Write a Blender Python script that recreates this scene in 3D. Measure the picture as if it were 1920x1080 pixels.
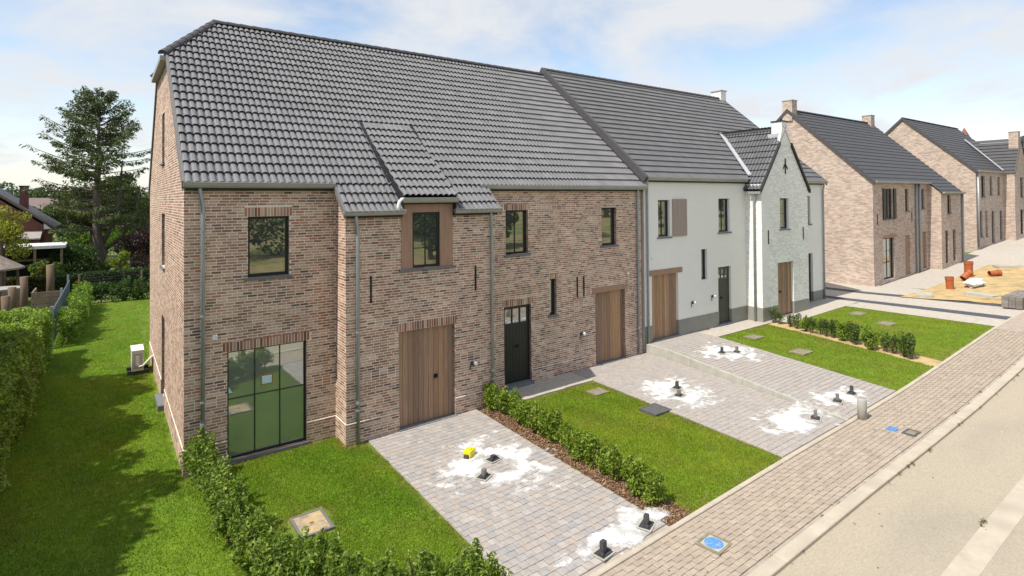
import bpy, math, random
import numpy as np
from mathutils import Matrix, Vector

random.seed(7)
RNG = np.random.default_rng(11)
SC = bpy.context.scene
COL = SC.collection
for o in list(bpy.data.objects):
    bpy.data.objects.remove(o)

# ------------------------------------------------------------------ camera
CAM_POS = Vector((-1.26726, -13.05855, 5.5))
FPX, YAW, PITCH, ROLL, CY = 1047.887, 0.627614715, 0.0144525759, -0.0077687562, 356.949
fw = Vector((math.sin(YAW) * math.cos(PITCH), math.cos(YAW) * math.cos(PITCH), math.sin(PITCH)))
rt0 = Vector((math.cos(YAW), -math.sin(YAW), 0.0))
up0 = rt0.cross(fw)
rt = rt0 * math.cos(ROLL) + up0 * math.sin(ROLL)
up = up0 * math.cos(ROLL) - rt0 * math.sin(ROLL)
cam_data = bpy.data.cameras.new('camera')
cam = bpy.data.objects.new('camera', cam_data)
COL.objects.link(cam)
cam_data.sensor_fit = 'HORIZONTAL'
cam_data.sensor_width = 36.0
cam_data.lens = FPX / 1920.0 * 36.0
cam_data.shift_y = -(540.0 - CY) / 1920.0
cam_data.clip_start = 0.1
cam_data.clip_end = 3000.0
cam.matrix_world = Matrix(((rt.x, up.x, -fw.x, CAM_POS.x), (rt.y, up.y, -fw.y, CAM_POS.y),
                           (rt.z, up.z, -fw.z, CAM_POS.z), (0, 0, 0, 1)))
SC.camera = cam

# ------------------------------------------------------------------ sky and sun
SUN_EL, SUN_FRONT = math.radians(55.5), math.radians(2.6)
sun_dir = Vector((-math.cos(SUN_EL) * math.cos(SUN_FRONT), -math.cos(SUN_EL) * math.sin(SUN_FRONT), math.sin(SUN_EL)))
world = bpy.data.worlds.new('World')
SC.world = world
world.use_nodes = True
wn, wl = world.node_tree.nodes, world.node_tree.links
wn.clear()
w_out = wn.new('ShaderNodeOutputWorld')
w_bg = wn.new('ShaderNodeBackground')
w_bg.inputs['Strength'].default_value = 0.1
w_sky = wn.new('ShaderNodeTexSky')
w_sky.sky_type = 'NISHITA'
w_sky.sun_disc = False
w_sky.sun_elevation = SUN_EL
w_sky.sun_rotation = math.radians(270) - SUN_FRONT
w_sky.altitude = 50
w_sky.air_density = 1.0
w_sky.dust_density = 0.6
w_sky.ozone_density = 1.2
w_tc = wn.new('ShaderNodeTexCoord')
w_sep = wn.new('ShaderNodeSeparateXYZ')
wl.new(w_tc.outputs['Generated'], w_sep.inputs[0])
def wmath(op, a, b=None):
    n = wn.new('ShaderNodeMath')
    n.operation = op
    for i, v in enumerate((a, b)):
        if v is None:
            continue
        if isinstance(v, (int, float)):
            n.inputs[i].default_value = v
        else:
            wl.new(v, n.inputs[i])
    return n.outputs[0]
w_den = wmath('ADD', wmath('MAXIMUM', w_sep.outputs[2], 0.0), 0.22)
w_comb = wn.new('ShaderNodeCombineXYZ')
wl.new(wmath('DIVIDE', w_sep.outputs[0], w_den), w_comb.inputs[0])
wl.new(wmath('DIVIDE', w_sep.outputs[1], w_den), w_comb.inputs[1])
w_no = wn.new('ShaderNodeTexNoise')
w_no.inputs['Scale'].default_value = 1.5
w_no.inputs['Detail'].default_value = 7.0
w_no.inputs['Roughness'].default_value = 0.56
w_no.inputs['Distortion'].default_value = 0.35
wl.new(w_comb.outputs[0], w_no.inputs['Vector'])
w_ramp = wn.new('ShaderNodeValToRGB')
w_ramp.color_ramp.elements[0].position = 0.40
w_ramp.color_ramp.elements[0].color = (0.10, 0.10, 0.10, 1)
w_ramp.color_ramp.elements[1].position = 0.60
w_ramp.color_ramp.elements[1].color = (0.96, 0.96, 0.96, 1)
wl.new(w_no.outputs['Fac'], w_ramp.inputs[0])
w_tint = wn.new('ShaderNodeMix')
w_tint.data_type = 'RGBA'
w_tint.blend_type = 'MULTIPLY'
w_tint.inputs[0].default_value = 1.0
w_tint.inputs[7].default_value = (1.75, 1.62, 1.5, 1)
wl.new(w_sky.outputs[0], w_tint.inputs[6])
w_mix = wn.new('ShaderNodeMix')
w_mix.data_type = 'RGBA'
w_mix.inputs[7].default_value = (6.15, 6.3, 6.5, 1)
w_haze = wn.new('ShaderNodeMapRange')
w_haze.inputs[1].default_value = 0.0; w_haze.inputs[2].default_value = 0.22
w_haze.inputs[3].default_value = 0.66; w_haze.inputs[4].default_value = 0.0
wl.new(w_sep.outputs[2], w_haze.inputs[0])
wl.new(wmath('MAXIMUM', w_ramp.outputs[0], w_haze.outputs[0]), w_mix.inputs[0])
wl.new(w_tint.outputs[2], w_mix.inputs[6])
wl.new(w_mix.outputs[2], w_bg.inputs['Color'])
wl.new(w_bg.outputs[0], w_out.inputs[0])

sun_data = bpy.data.lights.new('sun', 'SUN')
sun_data.energy = 4.2
sun_data.angle = math.radians(0.55)
sun_data.color = (1.0, 0.94, 0.85)
sun = bpy.data.objects.new('sun', sun_data)
sun.rotation_euler = sun_dir.to_track_quat('Z', 'Y').to_euler()
sun.location = (-20, -5, 30)
COL.objects.link(sun)

SC.view_settings.view_transform = 'Standard'
SC.view_settings.look = 'None'
SC.view_settings.exposure = 0.42
SC.view_settings.gamma = 1.0
SC.view_settings.use_curve_mapping = False
SC.render.engine = 'CYCLES'
SC.cycles.max_bounces = 6
SC.cycles.diffuse_bounces = 3
SC.cycles.use_denoising = True

# ------------------------------------------------------------------ numeric helpers
def hash2(ix, iy, seed):
    h = (ix.astype(np.int64) * 374761393 + iy.astype(np.int64) * 668265263 + seed * 974711) & 0x7fffffff
    h = ((h ^ (h >> 13)) * 1274126177) & 0x7fffffff
    return ((h ^ (h >> 16)) & 0xffff) / 65535.0
def vnoise(x, y, seed=0):
    x = np.asarray(x, float); y = np.asarray(y, float)
    ix, iy = np.floor(x), np.floor(y)
    fx, fy = x - ix, y - iy
    fx = fx * fx * (3 - 2 * fx); fy = fy * fy * (3 - 2 * fy)
    a, b = hash2(ix, iy, seed), hash2(ix + 1, iy, seed)
    c, d = hash2(ix, iy + 1, seed), hash2(ix + 1, iy + 1, seed)
    return (a * (1 - fx) + b * fx) * (1 - fy) + (c * (1 - fx) + d * fx) * fy
def fbm(x, y, seed=0, oct=4):
    s, a, t = 0.0, 1.0, 0.0
    for k in range(oct):
        s = s + a * vnoise(np.asarray(x) * 2 ** k, np.asarray(y) * 2 ** k, seed + k * 17)
        t += a; a *= 0.55
    return s / t

# ------------------------------------------------------------------ terrain
def zf(x):
    x = np.asarray(x, float)
    a = np.interp(x, [-60, -10, 0, 13.85], [-0.6, -0.12, -0.02, 0.13])
    b = np.interp(x, [13.85, 20, 26.7, 33, 41, 50, 60, 120, 400], [0.42, 0.44, 0.57, 0.60, 0.98, 1.58, 2.1, 4.2, 6])
    return np.where(x < 13.85, a, b)
def zs(x):
    return np.interp(x, [-60, -10, 4.5, 7, 10, 13, 16, 19, 24, 27, 33, 41, 50, 60, 120, 400],
                     [-1.4, -0.35, -0.08, 0.02, 0.13, 0.2, 0.3, 0.47, 0.78, 0.88, 1.05, 1.3, 1.75, 2.2, 4.3, 6.1])
def LINE(top, bot):
    return lambda y: top + (bot - top) * np.clip((-np.asarray(y, float) - 0.9) / 6.05, 0, 1)
STEP = LINE(13.82, 12.85)
def gz(x, y):
    x = np.asarray(x, float); y = np.asarray(y, float)
    t = np.clip((-y - 0.7) / 6.25, 0, 1)
    e = STEP(y)
    xx = np.where(x < e, np.minimum(x, 13.849), np.maximum(x, 13.851))
    base = zf(xx) * (1 - t) + zs(x) * t
    return base - 0.006 * np.clip(y, 0, 40) * (x < 13.85)

# ------------------------------------------------------------------ scene helpers
BASE = {}
def tag(o, label=None, cat=None, group=None, kind=None):
    if label: o['label'] = label
    if cat: o['category'] = cat
    if group: o['group'] = group
    if kind: o['kind'] = kind
    return o
def thing(name, label, cat, loc, group=None):
    o = bpy.data.objects.new(name, None)
    o.empty_display_size = 0.2
    COL.objects.link(o)
    o.location = loc
    BASE[o.name] = Vector(loc)
    return tag(o, label, cat, group)
def link(name, me, parent=None, loc=None):
    o = bpy.data.objects.new(name, me)
    COL.objects.link(o)
    if parent is not None:
        o.parent = parent
        BASE[o.name] = BASE[parent.name]
    else:
        BASE[o.name] = Vector((0, 0, 0)) if loc is None else Vector(loc)
    if loc is not None:
        o.location = Vector(loc) - (BASE[parent.name] if parent is not None else Vector((0, 0, 0)))
    return o
def np_mesh(name, V, F, mat, parent=None, cols=None, smooth=False, origin=None):
    """V (n,3) world coordinates, F (m,k) faces of k corners; cols (m,3) face colours."""
    V = np.asarray(V, np.float32).reshape(-1, 3).copy()
    F = np.asarray(F, np.int32)
    if parent is not None:
        V -= np.array(BASE[parent.name], np.float32)
    elif origin is not None:
        V -= np.array(origin, np.float32)
    me = raw_mesh(name, V, F, mat, cols, smooth)
    o = link(name, me, parent)
    if parent is None and origin is not None:
        o.location = origin
        BASE[o.name] = Vector(origin)
    return o
def raw_mesh(name, V, F, mat, cols=None, smooth=False):
    m, k = F.shape
    me = bpy.data.meshes.new(name)
    me.vertices.add(len(V)); me.loops.add(m * k); me.polygons.add(m)
    me.vertices.foreach_set('co', np.asarray(V, np.float32).ravel())
    me.loops.foreach_set('vertex_index', F.ravel())
    me.polygons.foreach_set('loop_start', np.arange(0, m * k, k, dtype=np.int32))
    me.polygons.foreach_set('loop_total', np.full(m, k, np.int32))
    me.polygons.foreach_set('use_smooth', np.full(m, bool(smooth)))
    if cols is not None:
        c = np.ones((m, 4), np.float32); c[:, :3] = np.asarray(cols, np.float32)
        at = me.attributes.new('col', 'FLOAT_COLOR', 'FACE')
        at.data.foreach_set('color', c.ravel())
    me.materials.append(mat)
    me.update(calc_edges=True)
    return me

class MB:
    """collects simple solids and links them as one mesh object"""
    def __init__(s): s.v, s.f, s.c = [], [], []
    def add(s, vs, fs, col=None):
        n = len(s.v); s.v += [tuple(p) for p in vs]
        for f in fs:
            s.f.append([i + n for i in f]); s.c.append(col)
        return s
    def box(s, x0, x1, y0, y1, z0, z1, col=None):
        v = [(x, y, z) for z in (z0, z1) for y in (y0, y1) for x in (x0, x1)]
        return s.add(v, [(0, 2, 3, 1), (4, 5, 7, 6), (0, 1, 5, 4), (2, 6, 7, 3), (0, 4, 6, 2), (1, 3, 7, 5)], col)
    def obox(s, o, u, v, w, col=None):
        o, u, v, w = Vector(o), Vector(u), Vector(v), Vector(w)
        p = [o + u * a + v * b + w * c for c in (0, 1) for b in (0, 1) for a in (0, 1)]
        return s.add(p, [(0, 2, 3, 1), (4, 5, 7, 6), (0, 1, 5, 4), (2, 6, 7, 3), (0, 4, 6, 2), (1, 3, 7, 5)], col)
    def prism(s, poly, d, col=None):
        d = Vector(d); n = len(poly); p = [Vector(q) for q in poly]
        fs = [tuple(range(n - 1, -1, -1)), tuple(range(n, 2 * n))]
        fs += [(i, (i + 1) % n, n + (i + 1) % n, n + i) for i in range(n)]
        return s.add(p + [q + d for q in p], fs, col)
    def poly(s, pts, col=None):
        return s.add(pts, [tuple(range(len(pts)))], col)
    def tube(s, path, r, n=8, col=None, cap=True):
        path = [Vector(p) for p in path]
        rs = r if isinstance(r, (list, tuple)) else [r] * len(path)
        base = len(s.v); prev = None
        for i, p in enumerate(path):
            a = path[max(i - 1, 0)]; b = path[min(i + 1, len(path) - 1)]
            t = (b - a).normalized()
            if prev is None:
                ref = Vector((0, 0, 1)) if abs(t.z) < 0.9 else Vector((1, 0, 0))
                x = t.cross(ref).normalized()
            else:
                x = (prev - t * prev.dot(t)).normalized()
            prev = x; y = t.cross(x)
            for k in range(n):
                a_ = 2 * math.pi * k / n
                s.v.append(tuple(p + x * math.cos(a_) * rs[i] + y * math.sin(a_) * rs[i]))
        for i in range(len(path) - 1):
            for k in range(n):
                a0 = base + i * n + k; a1 = base + i * n + (k + 1) % n
                s.f.append([a0, a1, a1 + n, a0 + n]); s.c.append(col)
        if cap:
            s.f.append([base + k for k in range(n - 1, -1, -1)]); s.c.append(col)
            e = base + (len(path) - 1) * n
            s.f.append([e + k for k in range(n)]); s.c.append(col)
        return s
    def build(s, name, mat, parent=None, origin=None, smooth=False, label=None):
        off = BASE[parent.name] if parent is not None else (Vector(origin) if origin is not None else Vector((0, 0, 0)))
        me = bpy.data.meshes.new(name)
        me.from_pydata([(x - off.x, y - off.y, z - off.z) for x, y, z in s.v], [], s.f)
        if any(c is not None for c in s.c):
            at = me.attributes.new('col', 'FLOAT_COLOR', 'FACE')
            for i, c in enumerate(s.c):
                at.data[i].color = (*(c or (0.5, 0.5, 0.5)), 1)
        me.materials.append(mat)
        if smooth:
            me.polygons.foreach_set('use_smooth', [len(f) == 4 for f in s.f])
        me.update()
        o = link(name, me, parent)
        if parent is None and origin is not None:
            o.location = origin; BASE[o.name] = Vector(origin)
        if label: o['label'] = label
        return o

# ------------------------------------------------------------------ materials
def mat(name, col=(0.5, 0.5, 0.5), rough=0.8, attr=False, var=0.15, nscale=6.0, bump=0.0, bscale=40.0, spec=0.3,
        stretch=None, col2=None, c2scale=1.0, c2range=(0.45, 0.6), metal=0.0):
    m = bpy.data.materials.new(name)
    m.use_nodes = True
    nt = m.node_tree; N, L = nt.nodes, nt.links
    b = N['Principled BSDF']
    b.inputs['Roughness'].default_value = rough
    b.inputs['Specular IOR Level'].default_value = spec
    b.inputs['Metallic'].default_value = metal
    geo = N.new('ShaderNodeNewGeometry')
    vec = geo.outputs['Position']
    if stretch:
        mp = N.new('ShaderNodeMapping'); mp.inputs['Scale'].default_value = stretch
        L.new(vec, mp.inputs['Vector']); vec = mp.outputs[0]
    if attr:
        a = N.new('ShaderNodeAttribute'); a.attribute_name = 'col'; src = a.outputs['Color']
    else:
        r = N.new('ShaderNodeRGB'); r.outputs[0].default_value = (*col, 1); src = r.outputs[0]
    if col2:
        n2 = N.new('ShaderNodeTexNoise'); n2.inputs['Scale'].default_value = c2scale; n2.inputs['Detail'].default_value = 5
        L.new(vec, n2.inputs['Vector'])
        mr = N.new('ShaderNodeMapRange'); mr.inputs[1].default_value, mr.inputs[2].default_value = c2range
        L.new(n2.outputs['Fac'], mr.inputs[0])
        mx = N.new('ShaderNodeMix'); mx.data_type = 'RGBA'; mx.inputs[7].default_value = (*col2, 1)
        L.new(mr.outputs[0], mx.inputs[0]); L.new(src, mx.inputs[6]); src = mx.outputs[2]
    if var:
        no = N.new('ShaderNodeTexNoise'); no.inputs['Scale'].default_value = nscale; no.inputs['Detail'].default_value = 6
        no.inputs['Roughness'].default_value = 0.6
        L.new(vec, no.inputs['Vector'])
        mr = N.new('ShaderNodeMapRange'); mr.inputs[1].default_value = 0.25; mr.inputs[2].default_value = 0.75
        mr.inputs[3].default_value = 1 - var; mr.inputs[4].default_value = 1 + var
        L.new(no.outputs['Fac'], mr.inputs[0])
        mx = N.new('ShaderNodeMix'); mx.data_type = 'RGBA'; mx.blend_type = 'MULTIPLY'; mx.inputs[0].default_value = 1
        L.new(src, mx.inputs[6]); L.new(mr.outputs[0], mx.inputs[7]); src = mx.outputs[2]
    L.new(src, b.inputs['Base Color'])
    if bump:
        nb = N.new('ShaderNodeTexNoise'); nb.inputs['Scale'].default_value = bscale; nb.inputs['Detail'].default_value = 4
        L.new(vec, nb.inputs['Vector'])
        bp = N.new('ShaderNodeBump'); bp.inputs['Strength'].default_value = bump; bp.inputs['Distance'].default_value = 0.02
        L.new(nb.outputs['Fac'], bp.inputs['Height']); L.new(bp.outputs[0], b.inputs['Normal'])
    return m
def leaf_mat(name, trans=0.35, rough=0.5):
    m = bpy.data.materials.new(name); m.use_nodes = True
    N, L = m.node_tree.nodes, m.node_tree.links
    b = N['Principled BSDF']; out = N['Material Output']
    a = N.new('ShaderNodeAttribute'); a.attribute_name = 'col'
    L.new(a.outputs['Color'], b.inputs['Base Color'])
    b.inputs['Roughness'].default_value = rough; b.inputs['Specular IOR Level'].default_value = 0.25
    t = N.new('ShaderNodeBsdfTranslucent')
    br = N.new('ShaderNodeMix'); br.data_type = 'RGBA'; br.blend_type = 'MULTIPLY'; br.inputs[0].default_value = 1
    br.inputs[7].default_value = (1.5, 1.7, 0.7, 1)
    L.new(a.outputs['Color'], br.inputs[6]); L.new(br.outputs[2], t.inputs['Color'])
    mx = N.new('ShaderNodeMixShader'); mx.inputs[0].default_value = trans
    L.new(b.outputs[0], mx.inputs[1]); L.new(t.outputs[0], mx.inputs[2]); L.new(mx.outputs[0], out.inputs[0])
    return m
def brick_tex_mat(name, c1, c2, cm, bw=0.21, bh=0.0615, mort=0.011, bump=0.5, var=0.25):
    """brick texture running along X+Y and up Z, for walls whose bricks are too far away to pick apart"""
    m = bpy.data.materials.new(name); m.use_nodes = True
    N, L = m.node_tree.nodes, m.node_tree.links
    b = N['Principled BSDF']; b.inputs['Roughness'].default_value = 0.9; b.inputs['Specular IOR Level'].default_value = 0.2
    g = N.new('ShaderNodeNewGeometry'); s = N.new('ShaderNodeSeparateXYZ'); L.new(g.outputs['Position'], s.inputs[0])
    ad = N.new('ShaderNodeMath'); L.new(s.outputs[0], ad.inputs[0]); L.new(s.outputs[1], ad.inputs[1])
    cb = N.new('ShaderNodeCombineXYZ'); L.new(ad.outputs[0], cb.inputs[0]); L.new(s.outputs[2], cb.inputs[1])
    t = N.new('ShaderNodeTexBrick'); L.new(cb.outputs[0], t.inputs['Vector'])
    t.inputs['Scale'].default_value = 1.0; t.inputs['Brick Width'].default_value = bw; t.inputs['Row Height'].default_value = bh
    t.inputs['Mortar Size'].default_value = mort * 0.5; t.inputs['Mortar Smooth'].default_value = 0.2
    t.inputs['Color1'].default_value = (*c1, 1); t.inputs['Color2'].default_value = (*c2, 1); t.inputs['Mortar'].default_value = (*cm, 1)
    no = N.new('ShaderNodeTexNoise'); no.inputs['Scale'].default_value = 1.3; no.inputs['Detail'].default_value = 8
    no.inputs['Roughness'].default_value = 0.7
    L.new(g.outputs['Position'], no.inputs['Vector'])
    mr = N.new('ShaderNodeMapRange'); mr.inputs[1].default_value = 0.25; mr.inputs[2].default_value = 0.75
    mr.inputs[3].default_value = 1 - var; mr.inputs[4].default_value = 1 + var; L.new(no.outputs['Fac'], mr.inputs[0])
    mx = N.new('ShaderNodeMix'); mx.data_type = 'RGBA'; mx.blend_type = 'MULTIPLY'; mx.inputs[0].default_value = 1
    L.new(t.outputs['Color'], mx.inputs[6]); L.new(mr.outputs[0], mx.inputs[7]); L.new(mx.outputs[2], b.inputs['Base Color'])
    bp = N.new('ShaderNodeBump'); bp.invert = True; bp.inputs['Strength'].default_value = bump; bp.inputs['Distance'].default_value = 0.008
    L.new(t.outputs['Fac'], bp.inputs['Height']); L.new(bp.outputs[0], b.inputs['Normal'])
    return m
def glass_mat(name, inner=(0.025, 0.03, 0.03), refl=0.36):
    m = bpy.data.materials.new(name); m.use_nodes = True
    N, L = m.node_tree.nodes, m.node_tree.links
    b = N['Principled BSDF']; out = N['Material Output']
    b.inputs['Base Color'].default_value = (*inner, 1); b.inputs['Roughness'].default_value = 0.4
    gl = N.new('ShaderNodeBsdfGlossy'); gl.inputs['Roughness'].default_value = 0.015; gl.inputs['Color'].default_value = (0.92, 0.97, 0.95, 1)
    lw = N.new('ShaderNodeLayerWeight'); lw.inputs[0].default_value = 0.35
    mr = N.new('ShaderNodeMapRange'); mr.inputs[3].default_value = refl; mr.inputs[4].default_value = 0.95
    L.new(lw.outputs['Fresnel'], mr.inputs[0])
    mx = N.new('ShaderNodeMixShader'); L.new(mr.outputs[0], mx.inputs[0]); L.new(b.outputs[0], mx.inputs[1]); L.new(gl.outputs[0], mx.inputs[2])
    L.new(mx.outputs[0], out.inputs[0])
    return m

M = {}
M['mortar'] = mat('mortar', (0.72, 0.635, 0.54), 0.95, var=0.18, nscale=1.6)
M['brick'] = mat('brick', attr=True, rough=0.9, var=0.2, nscale=1.6, bump=0.03, bscale=90, spec=0.15)
M['brick_reveal'] = brick_tex_mat('brick_reveal', (0.40, 0.28, 0.20), (0.20, 0.12, 0.085), (0.50, 0.45, 0.38))
M['tile'] = mat('tile', attr=True, rough=0.68, var=0.10, nscale=14, spec=0.35, bump=0.05, bscale=120)
M['ridge'] = mat('ridge', (0.075, 0.072, 0.075), 0.6, var=0.12, spec=0.3)
M['lead'] = mat('lead', (0.022, 0.023, 0.028), 0.6, var=0.2, spec=0.3)
M['lead_light'] = mat('lead_light', (0.42, 0.44, 0.46), 0.5, var=0.15, spec=0.4)
M['zinc'] = mat('zinc', (0.33, 0.36, 0.37), 0.45, var=0.12, nscale=3, spec=0.5, metal=0.35)
M['zinc_gutter'] = mat('zinc_gutter', (0.33, 0.33, 0.30), 0.5, var=0.12, nscale=3, spec=0.45, metal=0.3)
M['frame'] = mat('window_frame', (0.016, 0.017, 0.018), 0.45, var=0.1, spec=0.4)
M['bluestone'] = mat('bluestone', (0.16, 0.165, 0.175), 0.75, var=0.15, nscale=8)
M['glass'] = glass_mat('glass')
M['glass_big'] = glass_mat('glass_big', (0.19, 0.215, 0.185), 0.36)
M['wood'] = mat('cedar', attr=True, rough=0.7, var=0.28, nscale=3.0, stretch=(14, 14, 0.6), spec=0.2)
M['wood_panel'] = mat('cedar_panel', (0.345, 0.215, 0.15), 0.7, var=0.2, nscale=3.0, stretch=(10, 10, 0.7), spec=0.2)
M['shutter'] = mat('shutter_wood', (0.35, 0.28, 0.24), 0.75, var=0.15, nscale=3.0, stretch=(10, 10, 0.7))
M['door_paint'] = mat('door_paint', (0.018, 0.020, 0.016), 0.4, var=0.1, spec=0.4)
M['door_olive'] = mat('door_olive', (0.075, 0.075, 0.06), 0.5, var=0.1)
M['black'] = mat('black_iron', (0.012, 0.012, 0.013), 0.5, var=0.0)
M['white'] = mat('white_plastic', (0.75, 0.75, 0.73), 0.5, var=0.05)
M['white_brick'] = mat('white_brick', attr=True, rough=0.75, var=0.04, nscale=10, spec=0.25)
M['white_mortar'] = brick_tex_mat('white_paint', (0.81, 0.79, 0.745), (0.79, 0.77, 0.73), (0.79, 0.77, 0.73), bump=.12, var=.03)
M['plinth_paint'] = mat('plinth_paint', (0.265, 0.262, 0.225), 0.8, var=0.08, nscale=3, bump=0.1)
M['far_brick'] = brick_tex_mat('far_brick', (0.55, 0.45, 0.375), (0.33, 0.24, 0.19), (0.62, 0.55, 0.48), var=.16)
M['far_tile'] = mat('far_tile', (0.072, 0.072, 0.076), 0.6, var=0.12, nscale=2.5, spec=0.3)
M['paver'] = mat('paver', attr=True, rough=0.9, var=0.16, nscale=9, bump=0.15, bscale=80, spec=0.2)
M['paver_bed'] = mat('paver_bed', (0.36, 0.315, 0.265), 0.95, var=0.25, nscale=5)
M['kerb'] = mat('kerb', (0.45, 0.395, 0.315), 0.9, var=0.15, nscale=4, bump=0.15, col2=(0.36, 0.31, 0.25), c2scale=2.0, c2range=(0.5, 0.7))
M['concrete'] = mat('concrete', (0.40, 0.39, 0.34), 0.9, var=0.16, nscale=4, bump=0.1)
M['road'] = mat('road', (0.38, 0.33, 0.25), 0.92, var=0.16, nscale=38, bump=0.3, bscale=160, col2=(0.31, 0.275, 0.22), c2scale=0.55, c2range=(0.48, 0.72), stretch=(.4, 1, 1))
M['soil'] = mat('soil', (0.16, 0.105, 0.065), 0.95, var=0.4, nscale=9, bump=0.6, bscale=25)
M['ground'] = mat('ground', (0.075, 0.115, 0.025), 0.95, var=0.35, nscale=1.2, bump=0.4, bscale=12, col2=(0.20, 0.17, 0.075), c2scale=0.12, c2range=(0.5, 0.65))
M['lawn'] = mat('lawn', (0.12, 0.195, 0.014), 0.95, var=0.35, nscale=3.5, bump=0.5, bscale=60, col2=(0.15, 0.16, 0.025), c2scale=0.9, c2range=(0.5, 0.72))
M['meadow'] = mat('meadow', (0.25, 0.20, 0.09), 0.95, var=0.35, nscale=1.5, bump=0.5, bscale=10, col2=(0.13, 0.16, 0.04), c2scale=0.25, c2range=(0.48, 0.62))
M['grass'] = leaf_mat('grass_blade', 0.3, 0.6)
M['leaf'] = leaf_mat('leaf', 0.32, 0.42)
M['needle'] = leaf_mat('needle', 0.15, 0.6)
M['bark'] = mat('bark', (0.13, 0.105, 0.085), 0.95, var=0.35, nscale=4, stretch=(3, 3, 0.8), bump=0.8, bscale=12)
M['stem'] = mat('stem', (0.10, 0.075, 0.045), 0.9, var=0.2)
M['sand_white'] = mat('white_sand', (0.86, 0.86, 0.84), 0.95, var=0.05, nscale=12, bump=0.4, bscale=70)
M['sand'] = mat('sand', (0.46, 0.33, 0.165), 0.95, var=0.25, nscale=2.5, bump=0.8, bscale=5, col2=(0.30, 0.24, 0.11), c2scale=1.2, c2range=(0.5, 0.7))
M['orange_pipe'] = mat('orange_pvc', (0.36, 0.10, 0.035), 0.5, var=0.12)
M['dark_metal'] = mat('dark_metal', (0.055, 0.055, 0.06), 0.55, var=0.25, nscale=20, spec=0.4)
M['grey_post'] = mat('grey_post', (0.17, 0.16, 0.155), 0.6, var=0.2, nscale=25)
M['yellow'] = mat('yellow_plastic', (0.80, 0.68, 0.02), 0.45, var=0.08)
M['blue'] = mat('blue_paint', (0.09, 0.24, 0.5), 0.7, var=0.25, nscale=18, col2=(0.4, 0.45, 0.5), c2scale=14, c2range=(0.55, 0.75))
M['cover_tan'] = mat('cover_tan', (0.43, 0.33, 0.19), 0.9, var=0.2, nscale=8, col2=(0.25, 0.21, 0.17), c2scale=3.5, c2range=(0.5, 0.62))
M['cover_grey'] = mat('cover_grey', (0.10, 0.10, 0.10), 0.85, var=0.25, nscale=8)
M['cover_mix'] = mat('cover_mix', (0.24, 0.21, 0.15), 0.9, var=0.3, nscale=8)
M['dark_band'] = mat('dark_band', (0.075, 0.08, 0.092), 0.9, var=0.25, nscale=7)
M['pale_path'] = mat('pale_path', (0.43, 0.39, 0.335), 0.9, var=0.16, nscale=6, bump=0.2)
M['fence_metal'] = mat('fence_metal', (0.13, 0.16, 0.21), 0.5, var=0.1, spec=0.4)
M['log'] = mat('log', (0.15, 0.105, 0.07), 0.9, var=0.3, nscale=5, stretch=(8, 8, 1))
M['plank_old'] = mat('plank_old', (0.20, 0.15, 0.10), 0.9, var=0.3, nscale=4)
M['thatch'] = mat('thatch', (0.23, 0.19, 0.16), 0.95, var=0.35, nscale=5, bump=0.9, bscale=25)
M['red_brick'] = brick_tex_mat('red_brick', (0.21, 0.075, 0.06), (0.16, 0.06, 0.05), (0.2, 0.12, 0.105))
M['orange_brick'] = brick_tex_mat('orange_brick', (0.62, 0.27, 0.09), (0.52, 0.2, 0.06), (0.5, 0.35, 0.2))
M['fascia'] = mat('fascia', (0.62, 0.61, 0.58), 0.7, var=0.1)
M['roof_grey'] = mat('roof_grey', (0.33, 0.30, 0.28), 0.8, var=0.2, nscale=5)
M['cream'] = mat('cream_metal', (0.68, 0.65, 0.57), 0.5, var=0.06)
M['paper'] = mat('paper', (0.55, 0.72, 0.72), 0.7, var=0.05)
M['tape'] = mat('tape', (0.30, 0.19, 0.05), 0.6, var=0.1)
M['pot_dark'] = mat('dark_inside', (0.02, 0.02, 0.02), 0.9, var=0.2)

# ------------------------------------------------------------------ ground and paving (setting)
def sheet(name, left, right, y0, y1, dz, m, nx=24, ny=24, kind='structure', parent=None, zfun=None):
    ys = np.linspace(y0, y1, ny + 1)
    V = []
    for y in ys:
        xs = np.linspace(float(left(y)) if callable(left) else left, float(right(y)) if callable(right) else right, nx + 1)
        z = (zfun or gz)(xs, np.full_like(xs, y)) + dz
        V.append(np.stack([xs, np.full_like(xs, y), z], 1))
    V = np.concatenate(V)
    i = np.arange(nx * ny); r, c = i // nx, i % nx
    a = r * (nx + 1) + c
    F = np.stack([a, a + 1, a + nx + 2, a + nx + 1], 1)
    if y1 < y0: F = F[:, ::-1]
    o = np_mesh(name, V, F, m, parent)
    if kind and parent is None: o['kind'] = kind
    return o
def big_ground():
    xs = np.array(sorted(set(list(np.linspace(-400, -40, 10)) + list(np.linspace(-40, 70, 111)) + list(np.linspace(75, 700, 16)))))
    ys = np.array(sorted(set(list(np.linspace(-400, -30, 10)) + list(np.linspace(-28, 60, 90)) + list(np.linspace(65, 900, 20)))))
    X, Y = np.meshgrid(xs, ys)
    Z = np.minimum(np.minimum(gz(X, Y), gz(X - 1.3, Y)), gz(X + 1.3, Y)) - 0.16
    Z = np.where(Y > 60, Z - 0.008 * np.minimum(Y - 60, 120) + 0.02 * np.maximum(Y - 260, 0) ** 0.9, Z)
    V = np.stack([X, Y, Z], -1).reshape(-1, 3)
    nx, ny = len(xs) - 1, len(ys) - 1
    i = np.arange(nx * ny); r, c = i // nx, i % nx; a = r * (nx + 1) + c
    o = np_mesh('ground', V, np.stack([a, a + 1, a + nx + 2, a + nx + 1], 1), M['ground'])
    o['kind'] = 'structure'
big_ground()

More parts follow.
